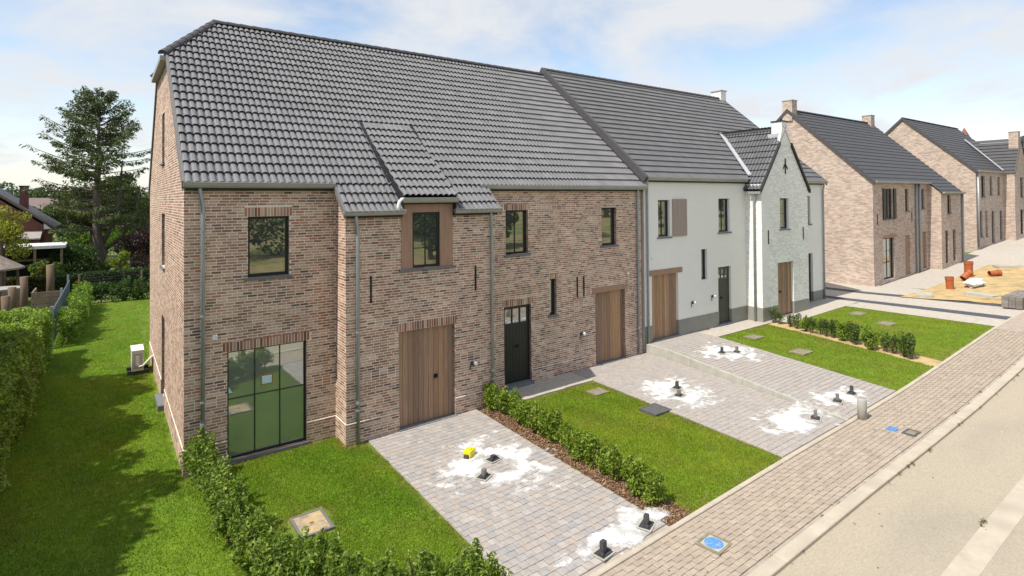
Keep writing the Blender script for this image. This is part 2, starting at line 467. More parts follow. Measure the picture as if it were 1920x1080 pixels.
A_ = LINE(3.55, 3.48); B_ = LINE(6.5, 6.38); C_ = LINE(7.0, 6.95); D_ = LINE(10.42, 10.02)
F_ = LINE(16.7, 15.78); G_ = LINE(20.0, 18.55); H_ = LINE(20.75, 19.25); I_ = LINE(25.6, 24.5)
EDGE, KERB0, KERB1 = -6.95, -8.40, -8.62
flat_s = lambda x, y: zs(x)
sheet('road', -60, 140, KERB1, -13.4, -0.05, M['road'], 100, 4, zfun=flat_s)
sheet('road_gutter_band', -60, 140, -10.08, -10.42, -0.046, M['kerb'], 100, 1, zfun=flat_s)
sheet('meadow', -120, 160, -13.4, -120, -0.04, M['meadow'], 80, 20, zfun=lambda x, y: zs(x) + np.clip((-y - 14) * 0.03, 0, 2.5))
sheet('pavement_bed', 2.0, 140, EDGE - 0.1, KERB0, -0.022, M['paver_bed'], 120, 2, zfun=flat_s)
lawn_side = sheet('lawn', -3.2, lambda y: 0.0 if y >= 0 else 0.35, -9.5, 0.0, -0.03, M['lawn'], 6, 20)
sheet('lawn', -3.2, 0.02, 0.0, 26.5, -0.03, M['lawn'], 6, 40)
sheet('lawn', 0.02, 14, 10.9, 26.5, -0.034, M['lawn'], 10, 10)
sheet('lawn', 0.35, A_, 0.02, EDGE, -0.03, M['lawn'], 10, 20)
sheet('lawn', C_, D_, -0.98, EDGE, -0.03, M['lawn'], 10, 20)
sheet('lawn', F_, G_, -0.95, EDGE, -0.02, M['lawn'], 10, 20)
sheet('lawn', H_, I_, -1.5, EDGE, -0.02, M['lawn'], 10, 20)
sheet('mulch_bed', B_, C_, -0.75, EDGE, -0.028, M['soil'], 4, 24)
sheet('planting_bed', G_, H_, -0.95, EDGE, -0.024, M['sand'], 4, 24)
sheet('drive_bed', A_, B_, -0.72, EDGE, -0.02, M['paver_bed'], 10, 20)
sheet('drive_bed', D_, lambda y: STEP(y) - 0.01, -0.02, EDGE, -0.02, M['paver_bed'], 10, 20)
sheet('drive_bed', lambda y: STEP(y) + 0.12, F_, -0.02, EDGE, -0.02, M['paver_bed'], 10, 20)
sheet('path', 7.14, lambda y: 10.5, 0.0, -0.9, -0.008, M['pale_path'], 16, 3)
sheet('path', 16.4, 26.9, 0.0, -0.95, -0.006, M['pale_path'], 16, 3)
sheet('path', 20.7, 26.9, -0.95, -1.5, -0.006, M['pale_path'], 16, 3)
sheet('path', I_, lambda y: I_(y) + 0.75, -1.5, EDGE, -0.010, M['pale_path'], 3, 16)
sheet('side_street', lambda y: I_(y) + 0.75, lambda y: 33 - 0.3 * max(0, -y - 1), 8, EDGE, -0.03, M['pale_path'], 12, 16)
sheet('street_band', lambda y: I_(y) + 1.5, lambda y: I_(y) + 2.15, 6, EDGE, -0.022, M['dark_band'], 3, 20)
sheet('street_band', lambda y: I_(y) + 4.1, lambda y: I_(y) + 4.75, 6, EDGE, -0.022, M['dark_band'], 3, 20)
sheet('building_plot', 33, 62, -0.05, EDGE, -0.05, M['pale_path'], 30, 8)
sheet('sand_yard', 29.3, 43, -2.3, EDGE - 0.1, 0.0, M['sand'], 40, 16,
      zfun=lambda x, y: gz(x, y) + 0.10 * fbm(x * 0.9, y * 0.9, 3) - 0.04)

BOXF = np.array([[4, 5, 6, 7], [0, 1, 5, 4], [1, 2, 6, 5], [2, 3, 7, 6], [3, 0, 4, 7]])
def stones(cx, cy, cz, lx, ly, h, bev=0.004):
    """N paving stones (box tops with a small bevel): vertices and faces"""
    n = len(cx)
    sx = np.array([-1, 1, 1, -1]) * 0.5; sy = np.array([-1, -1, 1, 1]) * 0.5
    V = np.zeros((n, 12, 3))
    for k, (dl, z) in enumerate(((0, -0.03), (0, h - bev), (2 * bev, h))):
        V[:, k * 4:k * 4 + 4, 0] = cx[:, None] + sx * (lx - dl)[:, None]
        V[:, k * 4:k * 4 + 4, 1] = cy[:, None] + sy * (ly - dl)[:, None]
        V[:, k * 4:k * 4 + 4, 2] = cz[:, None] + z
    f = np.array([[8, 9, 10, 11]] + [[a, b, b + 4, a + 4] for k in (0, 4) for a, b in ((k, k + 1), (k + 1, k + 2), (k + 2, k + 3), (k + 3, k))])
    return V, f
def lay_stones(cx, cy, lx, ly, h, palette, weights, parent, name, stuff, n_single, zfun, tint=None):
    cx, cy, lx, ly = map(np.asarray, (cx, cy, lx, ly))
    cz = zfun(cx, cy)
    pal = np.array(palette); ci = RNG.choice(len(pal), len(cx), p=np.array(weights) / sum(weights))
    d = np.hypot(cx - CAM_POS.x, cy - CAM_POS.y) + 0 * cz
    full = (np.abs(lx - np.median(lx)) < 1e-4)
    order = np.argsort(np.where(full, d, 1e9))
    single = order[:min(n_single, int(full.sum()))]
    rest = np.setdiff1d(np.arange(len(cx)), single)
    # single stones share one mesh per colour
    meshes = []
    if len(single):
        l0, w0 = float(np.median(lx)), float(np.median(ly))
        for k in range(len(pal)):
            V, f = stones(np.zeros(1), np.zeros(1), np.zeros(1), np.array([l0]), np.array([w0]), h)
            meshes.append(raw_mesh(name, V[0], f, M['paver'], np.repeat(pal[k][None], len(f), 0)))
        for i in single:
            o = link(name, meshes[ci[i]], parent, (cx[i], cy[i], cz[i] + RNG.normal(0, 0.0012)))
            sl = float(zfun(cx[i], cy[i] + 0.1) - zfun(cx[i], cy[i] - 0.1)) / 0.2
            o.rotation_euler = (math.atan(sl), 0, RNG.normal(0, 0.006))
    if len(rest):
        V, f = stones(cx[rest], cy[rest], cz[rest] + RNG.normal(0, 0.0012, len(rest)), lx[rest], ly[rest], h)
        F = (f[None] + 12 * np.arange(len(rest))[:, None, None]).reshape(-1, 4)
        cc = pal[ci[rest]] * RNG.uniform(0.96, 1.04, (len(rest), 1))
        o = np_mesh(stuff, V.reshape(-1, 3), F, M['paver'], parent, np.repeat(cc, len(f), 0))
        o['kind'] = 'stuff'
def drive(left, right, y0, y1, pw, ph, palette, weights, name, nsingle):
    cx, cy, lx, ly = [], [], [], []
    rows = int((y0 - y1) / ph)
    for r in range(rows):
        y = y0 - (r + 0.5) * ph
        a, b = float(left(y)) + 0.01, float(right(y)) - 0.01
        x = a - (pw / 2 if r % 2 else 0)
        while x < b - 0.03:
            p, q = max(x, a), min(x + pw, b)
            if q - p > 0.04:
                cx.append((p + q) / 2); cy.append(y); lx.append(q - p - 0.007); ly.append(ph - 0.007)
            x += pw
    root = bpy.data.objects.new(name, None); COL.objects.link(root)
    root.location = (float(left(y0)), y0, 0); BASE[root.name] = Vector(root.location); root['kind'] = 'structure'
    lay_stones(cx, cy, lx, ly, 0.006, palette, weights, root, 'paving_stone', 'paving_stones', nsingle, gz)
PAL_D = [(0.355, 0.322, 0.295), (0.342, 0.318, 0.297), (0.37, 0.325, 0.285), (0.312, 0.302, 0.295), (0.39, 0.358, 0.328)]
drive(A_, B_, -0.72, EDGE, 0.155, 0.15, PAL_D, [4, 4, 3, 2, 3], 'paved_drive', 300)
PAL_D2 = [(0.36, 0.325, 0.295), (0.345, 0.318, 0.293), (0.37, 0.33, 0.29), (0.335, 0.31, 0.29)]
drive(D_, lambda y: STEP(y), -0.02, EDGE, 0.155, 0.15, PAL_D2, [4, 3, 3, 2], 'paved_drive', 260)
drive(lambda y: STEP(y) + 0.12, F_, -0.02, EDGE, 0.155, 0.15, PAL_D2, [4, 3, 3, 2], 'paved_drive', 120)
def pavement():
    cx, cy, lx, ly = [], [], [], []
    ph, pw = 0.105, 0.21
    for r in range(int((EDGE - 0.1 - KERB0) / ph)):
        y = EDGE - 0.12 - (r + 0.5) * ph
        x = 3.0 - (pw / 2 if r % 2 else 0)
        while x < 24:
            cx.append(x + pw / 2); cy.append(y); lx.append(pw - 0.006); ly.append(ph - 0.006); x += pw
    root = bpy.data.objects.new('pavement', None); COL.objects.link(root)
    root.location = (3, EDGE, 0); BASE[root.name] = Vector(root.location); root['kind'] = 'structure'
    lay_stones(cx, cy, lx, ly, 0.003, [(0.375, 0.31, 0.245), (0.36, 0.30, 0.238), (0.39, 0.325, 0.255), (0.345, 0.285, 0.23)], [4, 3, 3, 2],
               root, 'paving_brick', 'paving_bricks', 300, flat_s)
pavement()
sheet('pavement_far', 24, 140, EDGE - 0.1, KERB0, 0.004, mat('pavement_far', (0.365, 0.30, 0.245), 0.9, var=0.2, nscale=6, bump=0.2), 60, 2, zfun=flat_s)

def kerb_run(name, y0, y1, x0, x1, length, h, m, label=None):
    root = bpy.data.objects.new(name, None); COL.objects.link(root)
    root.location = (x0, y0, 0); BASE[root.name] = Vector(root.location); root['kind'] = 'structure'
    x = x0
    while x < x1:
        e = min(x + length, x1)
        mb = MB(); za, zb = float(zs(x)), float(zs(e))
        a, b = x + 0.004, e - 0.004
        ya, yb = min(y0, y1), max(y0, y1); bv = 0.012
        v = [(a, ya, za - .1), (b, ya, zb - .1), (b, yb, zb - .1), (a, yb, za - .1),
             (a, ya, za + h - bv), (b, ya, zb + h - bv), (b, yb, zb + h - bv), (a, yb, za + h - bv),
             (a + bv, ya + bv, za + h), (b - bv, ya + bv, zb + h), (b - bv, yb - bv, zb + h), (a + bv, yb - bv, za + h)]
        fs = [(8, 9, 10, 11)] + [(k + i, k + (i + 1) % 4, k + 4 + (i + 1) % 4, k + 4 + i) for k in (0, 4) for i in range(4)]
        mb.add(v, fs); mb.build('kerb_stone', m, root); x = e
    return root
kerb_run('edging_kerb', EDGE, EDGE - 0.10, 2.4, 45, 1.0, 0.012, M['kerb'])
kerb_run('road_kerb', KERB0, KERB1, 0, 60, 1.0, 0.015, M['kerb'])
# low retaining edge between the two drives
rk = bpy.data.objects.new('drive_step', None); COL.objects.link(rk); rk.location = (13.82, 0, 0); BASE[rk.name] = Vector(rk.location); rk['kind'] = 'structure'
ysk = np.linspace(-0.03, EDGE, 8)
for ya, yb in zip(ysk[:-1], ysk[1:]):
    mb = MB(); pts = []
    for y in (ya - 0.003, yb + 0.003):
        xa = float(STEP(y)); top = float(gz(xa + 0.3, y)) + 0.012
        pts.append([(xa, y, top - 0.5), (xa + 0.12, y, top - 0.5), (xa + 0.12, y, top), (xa + 0.01, y, top)])
    mb.add(pts[0] + pts[1], [(0, 1, 2, 3), (7, 6, 5, 4), (0, 4, 5, 1), (1, 5, 6, 2), (2, 6, 7, 3), (3, 7, 4, 0)])
    mb.build('kerb_stone', M['concrete'], rk)
for nm, xa, xb in (('path_edging', 7.14, 10.42), ('path_edging', 16.7, 20.0)):
    r0 = bpy.data.objects.new(nm, None); COL.objects.link(r0); r0.location = (xa, -0.95, 0); BASE[r0.name] = Vector(r0.location); r0['kind'] = 'structure'
    n = int(round((xb - xa)))
    for i in range(n):
        a = xa + (xb - xa) * i / n; b = xa + (xb - xa) * (i + 1) / n
        z = float(gz((a + b) / 2, -0.95))
        MB().box(a + .003, b - .003, -0.985, -0.9, z - .1, z + 0.02).build('kerb_stone', M['kerb'], r0)

# ------------------------------------------------------------------ brick walls
CH, BH, BP, BL = 0.0615, 0.0445, 0.198, 0.183
PAL_B = np.array([(0.50, 0.38, 0.28), (0.43, 0.30, 0.212), (0.47, 0.335, 0.245), (0.36, 0.225, 0.156), (0.30, 0.175, 0.12),
                  (0.36, 0.175, 0.11), (0.15, 0.102, 0.08), (0.21, 0.135, 0.10)])
PAL_B = PAL_B * np.array([1.04, 0.985, 0.985])
W_B = np.array([0.10, 0.18, 0.16, 0.21, 0.15, 0.08, 0.05, 0.07])
PAL_RED = np.array([(0.36, 0.20, 0.14), (0.28, 0.12, 0.08), (0.46, 0.31, 0.22), (0.17, 0.085, 0.065), (0.40, 0.25, 0.18)])
class Wall:
    def __init__(s, pal, w, proud=(0.0012, 0.0028)):
        s.B, s.mort, s.pal, s.w, s.proud, s.rev = [], MB(), pal, w / w.sum(), proud, []
    def P(s, o, u, n, a, v, d=0.0):
        return (o[0] + u[0] * a + n[0] * d, o[1] + u[1] * a + n[1] * d, o[2] + v)
    def panel(s, o, u, n, lo, hi, v0, v1, openings=(), soldiers=(), vbreaks=(), bricks=True, phase=0, pal=None, reveal=0.11, proud=None):
        proud = proud or s.proud
        """one wall face: mortar plane with holes, brick courses, jambs; lo/hi give the side limits at height v"""
        L = lo if callable(lo) else (lambda v: lo); H = hi if callable(hi) else (lambda v: hi)
        vb = sorted(set([v0, v1] + [x for q in openings for x in (q[2], q[3]) if v0 < x < v1] + [x for x in vbreaks if v0 < x < v1]))
        for a, b in zip(vb[:-1], vb[1:]):
            mid = (a + b) / 2
            hol = sorted([(q[0], q[1]) for q in openings if q[2] <= mid <= q[3]])
            segs, cur = [], None
            edges = [('L', None)] + [x for h in hol for x in (('h', h[0]), ('h', h[1]))] + [('R', None)]
            for i in range(0, len(edges), 2):
                ka, xa = edges[i]; kb, xb = edges[i + 1]
                pa = (L(a), L(b)) if ka == 'L' else (xa, xa)
                pb = (H(a), H(b)) if kb == 'R' else (xb, xb)
                s.mort.poly([s.P(o, u, n, pa[0], a), s.P(o, u, n, pb[0], a), s.P(o, u, n, pb[1], b), s.P(o, u, n, pa[1], b)])
        for q in openings:
            za, zb = max(q[2], v0), min(q[3], v1)
            if zb <= za: continue
            rv = MB(); s.rev.append(rv)
            for x in (q[0], q[1]):
                rv.poly([s.P(o, u, n, x, za), s.P(o, u, n, x, zb), s.P(o, u, n, x, zb, -reveal - .05), s.P(o, u, n, x, za, -reveal - .05)])
            for z in ([q[3]] if q[3] <= v1 else []) + ([q[2]] if q[2] >= v0 else []):
                rv.poly([s.P(o, u, n, q[0], z), s.P(o, u, n, q[1], z), s.P(o, u, n, q[1], z, -reveal - .05), s.P(o, u, n, q[0], z, -reveal - .05)])
        if not bricks: return
        pal_ = s.pal if pal is None else pal
        nrow = int((v1 - v0) / CH)
        for k in range(nrow):
            a = v0 + k * CH + 0.006; b = a + BH; mid = (a + b) / 2
            l, h = max(L(a), L(b)), min(H(a), H(b))
            if h - l < 0.03: continue
            cuts = sorted([(q[0], q[1]) for q in openings if q[2] < mid < q[3]] + [(q[0], q[1]) for q in soldiers if q[2] < mid < q[3]])
            iv, x = [], l
            for c in cuts:
                if c[0] > x: iv.append((x, c[0]))
                x = max(x, c[1])
            if h > x: iv.append((x, h))
            x = l - (k % 2) * BP / 2 - random.choice((0, 0, 0.25, 0.5)) * BP - phase
            while x < h:
                for p, q in iv:
                    aa, bb = max(x, p), min(x + BL, q)
                    if bb - aa > 0.025:
                        s.B.append((o, u, n, aa, bb, a, b, random.uniform(*proud), pal_[RNG.choice(len(pal_), p=s.w)] if pal is None else pal_[random.randrange(len(pal_))]))
                x += BP
        for (ua, ub, va, vb_) in soldiers:
            x = ua
            while x < ub - 0.02:
                s.B.append((o, u, n, x + 0.005, min(x + 0.058, ub), va + 0.004, vb_ - 0.006, random.uniform(*proud), PAL_RED[random.randrange(5)] if pal is None and s.pal is PAL_B else s.pal[random.randrange(len(s.pal))]))
                x += 0.066
    def build(s, house, bmat, mmat, rmat, n_single, brick_name='brick'):
        wall = s.mort.build('wall', mmat, house)
        for rv in s.rev: rv.build('reveal', rmat, wall)
        B = s.B
        O = np.array([b[0] for b in B]); U = np.array([b[1] for b in B]); Nn = np.array([b[2] for b in B])
        ab = np.array([b[3:8] for b in B]); C = np.array([b[8] for b in B])
        Z = np.array([0, 0, 1.0])
        cen = O + U * ((ab[:, 0] + ab[:, 1]) / 2)[:, None] + Z * ((ab[:, 2] + ab[:, 3]) / 2)[:, None]
        d = np.linalg.norm(cen - np.array(CAM_POS), axis=1)
        ok = (Nn[:, 1] < -0.9) & ((ab[:, 1] - ab[:, 0]) > BL - 1e-4) & ((ab[:, 3] - ab[:, 2]) < BH + 1e-3)
        order = np.argsort(np.where(ok, d, 1e9))
        single = order[:min(n_single, int(ok.sum()))]
        meshes = {}
        for i in single:
            key = tuple(np.round(C[i], 4))
            if key not in meshes:
                pr = 0.002
                mv = np.array([(x, y, z) for y in (0, -pr) for z in (0, BH) for x in (0, BL)])
                mf = np.array([[4, 5, 7, 6], [0, 1, 5, 4], [2, 6, 7, 3], [0, 4, 6, 2], [1, 3, 7, 5]])
                meshes[key] = raw_mesh(brick_name, mv, mf, bmat, np.repeat(C[i][None], 5, 0))
            p = O[i] + U[i] * ab[i, 0] + Z * ab[i, 2]
            link(brick_name, meshes[key], wall, (p[0], p[1] - (ab[i, 4] - 0.002), p[2]))
        r = np.setdiff1d(np.arange(len(B)), single)
        n = len(r); V = np.zeros((n, 8, 3))
        ch = 0.0025
        for j, (ui, vi, w) in enumerate([(0, 2, 0), (1, 2, 0), (1, 3, 0), (0, 3, 0), (0, 2, 1), (1, 2, 1), (1, 3, 1), (0, 3, 1)]):
            V[:, j] = O[r] + U[r] * ab[r, ui][:, None] + Z * ab[r, vi][:, None] + Nn[r] * (ab[r, 4] * w)[:, None]
        F = (BOXF[None] + 8 * np.arange(n)[:, None, None]).reshape(-1, 4)
        cc = np.clip(C[r] * RNG.uniform(0.85, 1.15, (n, 1)), 0, 0.9)
        o = np_mesh(brick_name + 'work', V.reshape(-1, 3), F, bmat, wall, np.repeat(cc, 5, 0))
        o['kind'] = 'stuff'
        return wall

# ------------------------------------------------------------------ roof tiles
ROLL = [(0.0, -0.020), (0.10, 0.020), (0.30, 0.037), (0.62, 0.035), (0.84, 0.004)]
PROF = np.array([((k + s) * 0.15, w) for k in (0, 1) for s, w in ROLL] + [(0.30, -0.020)])
TW, TG, TL = 0.30, 0.34, 0.385
def tile_base():
    n = len(PROF)
    V = np.zeros((3 * n, 3))
    V[:n, 0] = PROF[:, 0]; V[:n, 1] = 0; V[:n, 2] = PROF[:, 1] * .9 + 0.056
    V[n:2 * n, 0] = PROF[:, 0]; V[n:2 * n, 1] = TL; V[n:2 * n, 2] = PROF[:, 1] * 0.9 + 0.002
    V[2 * n:, 0] = PROF[:, 0]; V[2 * n:, 1] = 0.085; V[2 * n:, 2] = PROF[:, 1] * .8 + 0.0
    F = [(i, i + 1, n + i + 1, n + i) for i in range(n - 1)] + [(2 * n + i, 2 * n + i + 1, i + 1, i) for i in range(n - 1)]
    return V, np.array(F)
TV, TF = tile_base()
class Tiles:
    def __init__(s): s.items = []           # (O,U,S,N, u, v, umin, umax)
    def field(s, O, U, S, N, u0, u1, v0, rows, cut=None, skip=None):
        k0 = 0
        for k in range(rows):
            v = v0 + k * TG
            u = u0
            while u < u1 - 0.02:
                if cut:
                    lo, hi = cut(v), cut(v + TL)
                else:
                    lo = hi = (u0, u1)
                if not (skip and skip(u, v)):
                    if u + TW > min(lo[0], hi[0]) and u < max(lo[1], hi[1]):
                        s.items.append((O, U, S, N, u, v, lo, hi))
                u += TW
    def build(s, roof, col, n_single, mat_, name='roof_tile', vary=0.07):
        full = []
        cen = []
        for it in s.items:
            O, U, S, N, u, v, lo, hi = it
            full.append(u >= max(lo[0], hi[0]) - 1e-6 and u + TW <= min(lo[1], hi[1]) + 1e-6)
            cen.append(np.array(O) + np.array(U) * (u + 0.15) + np.array(S) * (v + 0.17))
        cen = np.array(cen); d = np.linalg.norm(cen - np.array(CAM_POS), axis=1)
        vis = np.array([it[3][1] < -0.1 for it in s.items]) & np.array(full)
        order = np.argsort(np.where(vis, d, 1e9)); single = set(order[:min(n_single, int(vis.sum()))].tolist())
        tones = [np.array(col) * f for f in (1 - vary, 1 - vary / 3, 1 + vary / 3, 1 + vary)]
        meshes = [raw_mesh(name, TV, TF, mat_, np.repeat(t[None], len(TF), 0)) for t in tones] if n_single else []
        Vs, Cs = [], []
        for i, (O, U, S, N, u, v, lo, hi) in enumerate(s.items):
            O, U, S, N = map(np.array, (O, U, S, N))
            if i in single:
                p = O + U * u + S * v
                o = link(name, meshes[random.randrange(4)], roof)
                mw = Matrix(((U[0], S[0], N[0], p[0]), (U[1], S[1], N[1], p[1]), (U[2], S[2], N[2], p[2]), (0, 0, 0, 1)))
                b = BASE[roof.name]
                o.matrix_local = Matrix.Translation(-b) @ mw
            else:
                L = TV.copy(); jit = RNG.normal(0, 0.0015)
                L[:, 0] += u; t = L[:, 1] / TL
                L[:, 0] = np.clip(L[:, 0], lo[0] * (1 - t) + hi[0] * t, lo[1] * (1 - t) + hi[1] * t)
                Vs.append(O + np.outer(L[:, 0], U) + np.outer(L[:, 1] + v, S) + np.outer(L[:, 2] + jit, N))
                Cs.append(tones[random.randrange(4)] * RNG.uniform(0.95, 1.05))
        if Vs:
            n = len(Vs)
            F = (TF[None] + len(TV) * np.arange(n)[:, None, None]).reshape(-1, 4)
            o = np_mesh(name + 's', np.concatenate(Vs), F, mat_, roof, np.repeat(np.array(Cs), len(TF), 0))
            o['kind'] = 'stuff'
def frame_front(z0, s):
    c = 1 / math.hypot(1, s); sn = s * c
    return (0, 0, z0), (1, 0, 0), (0, c, sn), (0, -sn, c), c, sn

def ridge_caps(p0, p1, parent, m, r=0.12, step=0.36, name='ridge_tile'):
    p0, p1 = Vector(p0), Vector(p1)
    L = (p1 - p0).length; n = max(1, int(round(L / step))); d = (p1 - p0) / n
    t = d.normalized(); side = t.cross(Vector((0, 0, 1))).normalized(); upv = side.cross(t)
    me = None
    for i in range(n):
        mb = MB(); vs = []
        for q, rr in ((Vector((0, 0, 0)), r), (d * 1.12, r * 0.86)):
            for k in range(7):
                a = math.pi * (k / 6)
                vs.append(q + side * math.cos(a) * rr * 1.15 + upv * (math.sin(a) * rr - 0.035))
        fs = [(k, k + 1, 8 + k, 7 + k) for k in range(6)] + [tuple(range(6, -1, -1)), tuple(range(7, 14))]
        mb.add(vs, fs)
        if me is None:
            me = bpy.data.meshes.new(name); me.from_pydata([tuple(v) for v in mb.v], [], mb.f); me.materials.append(m); me.update()
        link(name, me, parent, p0 + d * i)

# ------------------------------------------------------------------ windows, doors, pipes
def TX(y):      # a wall facing -Y at y: (along, depth, z) -> world
    return lambda u, d, z: (u, y + d, z)
def TG0(x):     # a wall facing -X at x
    return lambda u, d, z: (x + d, u, z)
def tb(mb, T, u0, u1, d0, d1, z0, z1, col=None):
    a, b = T(u0, d0, z0), T(u1, d1, z1)
    mb.box(min(a[0], b[0]), max(a[0], b[0]), min(a[1], b[1]), max(a[1], b[1]), min(a[2], b[2]), max(a[2], b[2]), col)
    return mb
def window(house, T, u0, u1, z0, z1, nv=1, nh=1, depth=0.10, fwid=0.055, sill=True, glass=None, fmat=None, sill_z=None, hrows=None, sill_ext=0.07):
    fmat = fmat or M['frame']; glass = glass or M['glass']
    f = MB(); d0, d1 = depth, depth + 0.06
    tb(f, T, u0, u0 + fwid, d0, d1, z0, z1); tb(f, T, u1 - fwid, u1, d0, d1, z0, z1)
    tb(f, T, u0 + fwid, u1 - fwid, d0, d1, z0, z0 + fwid * 1.2); tb(f, T, u0 + fwid, u1 - fwid, d0, d1, z1 - fwid, z1)
    w = f.build('window', fmat, house)
    a, b, c, e = u0 + fwid, u1 - fwid, z0 + fwid * 1.2, z1 - fwid
    bar = 0.018
    us = [a + (b - a) * i / nv for i in range(nv + 1)]
    zz = [c + (e - c) * i / nh for i in range(nh + 1)] if hrows is None else [c] + list(hrows) + [e]
    for i in range(1, nv):
        tb(MB(), T, us[i] - bar / 2, us[i] + bar / 2, d0 + 0.012, d1 - 0.005, c, e).build('glazing_bar', fmat, w)
    for j in range(1, len(zz) - 1):
        for i in range(nv):
            tb(MB(), T, us[i] + (bar / 2 if i else 0), us[i + 1] - (bar / 2 if i < nv - 1 else 0), d0 + 0.014, d1 - 0.007, zz[j] - bar / 2, zz[j] + bar / 2).build('glazing_bar', fmat, w)
    for i in range(nv):
        for j in range(len(zz) - 1):
            p = tb(MB(), T, us[i] + 0.001, us[i + 1] - 0.001, d0 + 0.035, d0 + 0.045, zz[j] + 0.001, zz[j + 1] - 0.001).build('pane', glass, w)
    if sill:
        sz = z0 if sill_z is None else sill_z
        tb(MB(), T, u0 - sill_ext, u1 + sill_ext, -0.05, depth - 0.002, sz - 0.055, sz - 0.001).build('sill', M['bluestone'], w)
    return w
CEDAR = [(0.33, 0.21, 0.135), (0.37, 0.225, 0.13), (0.28, 0.18, 0.12), (0.41, 0.255, 0.145), (0.32, 0.195, 0.125), (0.27, 0.18, 0.13)]
def plank_door(house, T, u0, u1, z0, z1, n, depth=0.10, handle=None, top=None, paint=None, threshold=True, frame=0.0, handle_w=0.045):
    back = tb(MB(), T, u0, u1, depth + 0.03, depth + 0.07, z0, z1)
    if frame:
        for q in ((u0, u0 + frame), (u1 - frame, u1)): tb(back, T, q[0], q[1], depth - 0.01, depth + 0.031, z0, z1)
        tb(back, T, u0 + frame, u1 - frame, depth - 0.01, depth + 0.031, z1 - frame, z1)
    door = back.build('door', paint or M['wood_panel'], house)
    a, b = u0 + frame, u1 - frame; ze = z1 - frame
    zt = ze if top is None else top
    for i in range(n):
        p = a + (b - a) * i / n; q = a + (b - a) * (i + 1) / n
        c = CEDAR[random.randrange(len(CEDAR))]
        k = random.uniform(0.85, 1.15)
        mb = MB(); tb(mb, T, p + 0.004, q - 0.004, depth + random.uniform(0, 0.003), depth + 0.032, z0 + 0.012, zt - (0.004 if top is None else 0.02), tuple(x * k for x in c))
        mb.build('plank', paint or M['wood'], door)
    if top is not None:     # a row of three small panes above the boards
        fr = tb(MB(), T, a, b, depth - 0.012, depth + 0.028, zt - 0.02, zt + 0.05)
        tb(fr, T, a, b, depth - 0.006, depth + 0.028, ze - 0.05, ze)
        n3 = 3
        for i in range(n3 + 1):
            x = a + (b - a - 0.045) * i / n3
            tb(fr, T, x, x + 0.045, depth - 0.008, depth + 0.028, zt + 0.05, ze - 0.05)
        fr.build('light_frame', paint or M['wood_panel'], door)
        for i in range(n3):
            x0 = a + (b - a - 0.045) * i / n3 + 0.045; x1 = a + (b - a - 0.045) * (i + 1) / n3
            tb(MB(), T, x0, x1, depth + 0.012, depth + 0.02, zt + 0.05, ze - 0.05).build('pane', M['glass'], door)
    if handle:
        hu, hz = handle
        mb = MB()
        tb(mb, T, hu - handle_w, hu + handle_w, depth - 0.012, depth, hz - handle_w, hz + handle_w)
        tb(mb, T, hu - 0.02, hu + 0.02, depth - 0.06, depth - 0.012, hz - 0.02, hz + 0.02)
        tb(mb, T, hu - 0.085, hu + 0.02, depth - 0.075, depth - 0.055, hz - 0.018, hz + 0.018)
        mb.build('handle', M['black'], door)
    if threshold:
        tb(MB(), T, u0 - 0.03, u1 + 0.03, -0.09, depth + 0.02, z0 - 0.10, z0 + 0.005).build('threshold', M['bluestone'], door)
    return door
def gutter(house, x0, x1, y, ztop, m=None, w=0.13, h=0.115, brackets=True):
    """half-round zinc gutter hung in front of a wall facing -Y; y is its back"""
    pts = []
    for k in range(8):
        a = math.pi * k / 7
        pts.append((x0, y - w / 2 + math.cos(a) * w / 2, ztop - math.sin(a) * h))
    inner = [(x0, p[1] + (y - w / 2 - p[1]) * 0.12, min(ztop, p[2] + 0.012)) for p in pts[::-1]]
    g = MB().prism([Vector(p) for p in pts + inner], (x1 - x0, 0, 0))
    # bead along the front lip and end caps
    g.tube([(x0, y - w, ztop), (x1, y - w, ztop)], 0.012, 6)
    for x in (x0, x1 - 0.006):
        g.prism([Vector((x, p[1], p[2])) for p in pts], (0.006, 0, 0))
    go = g.build('gutter', m or M['zinc_gutter'], house)
    if brackets:
        n = max(2, int((x1 - x0) / 0.75))
        for i in range(n):
            x = x0 + 0.15 + (x1 - x0 - 0.3) * i / (n - 1)
            MB().box(x - 0.012, x + 0.012, y - w - 0.016, y - w + 0.03, ztop - 0.004, ztop + 0.012).build('bracket', M['zinc'], go)
    return go
def downpipe(house, x, ywall, ztop, zbot, ygut=None, r=0.04, dark=False):
    y = ywall - 0.065; yg = ywall - 0.13 if ygut is None else ygut
    dx = 0.06
    m = M['zinc']
    p = MB().tube([(x - dx, yg, ztop), (x - dx, yg, ztop - 0.10), (x, y, ztop - 0.36), (x, y, ztop - 0.48), (x, y, zbot)], r, 10)
    po = p.build('downpipe', m, house, smooth=True)
    z = ztop - 0.9
    while z > zbot + 0.3:
        MB().tube([(x, y, z), (x, y, z + 0.035)], r + 0.007, 10).build('clip', m, po); z -= 1.75
    MB().tube([(x, y, zbot + 0.9), (x, y, zbot + 0.96)], r + 0.01, 10).build('clip', m, po)
    return po
def anchor(house, x, y, z0, z1):
    MB().box(x - 0.018, x + 0.018, y - 0.03, y + 0.01, z0, z1).build('wall_anchor', M['black'], house)
def wall_outlet(house, x, y, z):
    o = MB().tube([(x, y + .01, z), (x, y - 0.06, z)], 0.05, 10).tube([(x - .05, y - .03, z - 0.02), (x - 0.09, y - 0.05, z - 0.16)], 0.014, 6).build('wall_light', M['dark_metal'], house)
    MB().tube([(x + 0.05, y - 0.02, z + 0.02), (x + 0.05, y - 0.14, z + 0.0)], 0.045, 10).build('lamp_cover', M['white'], o)

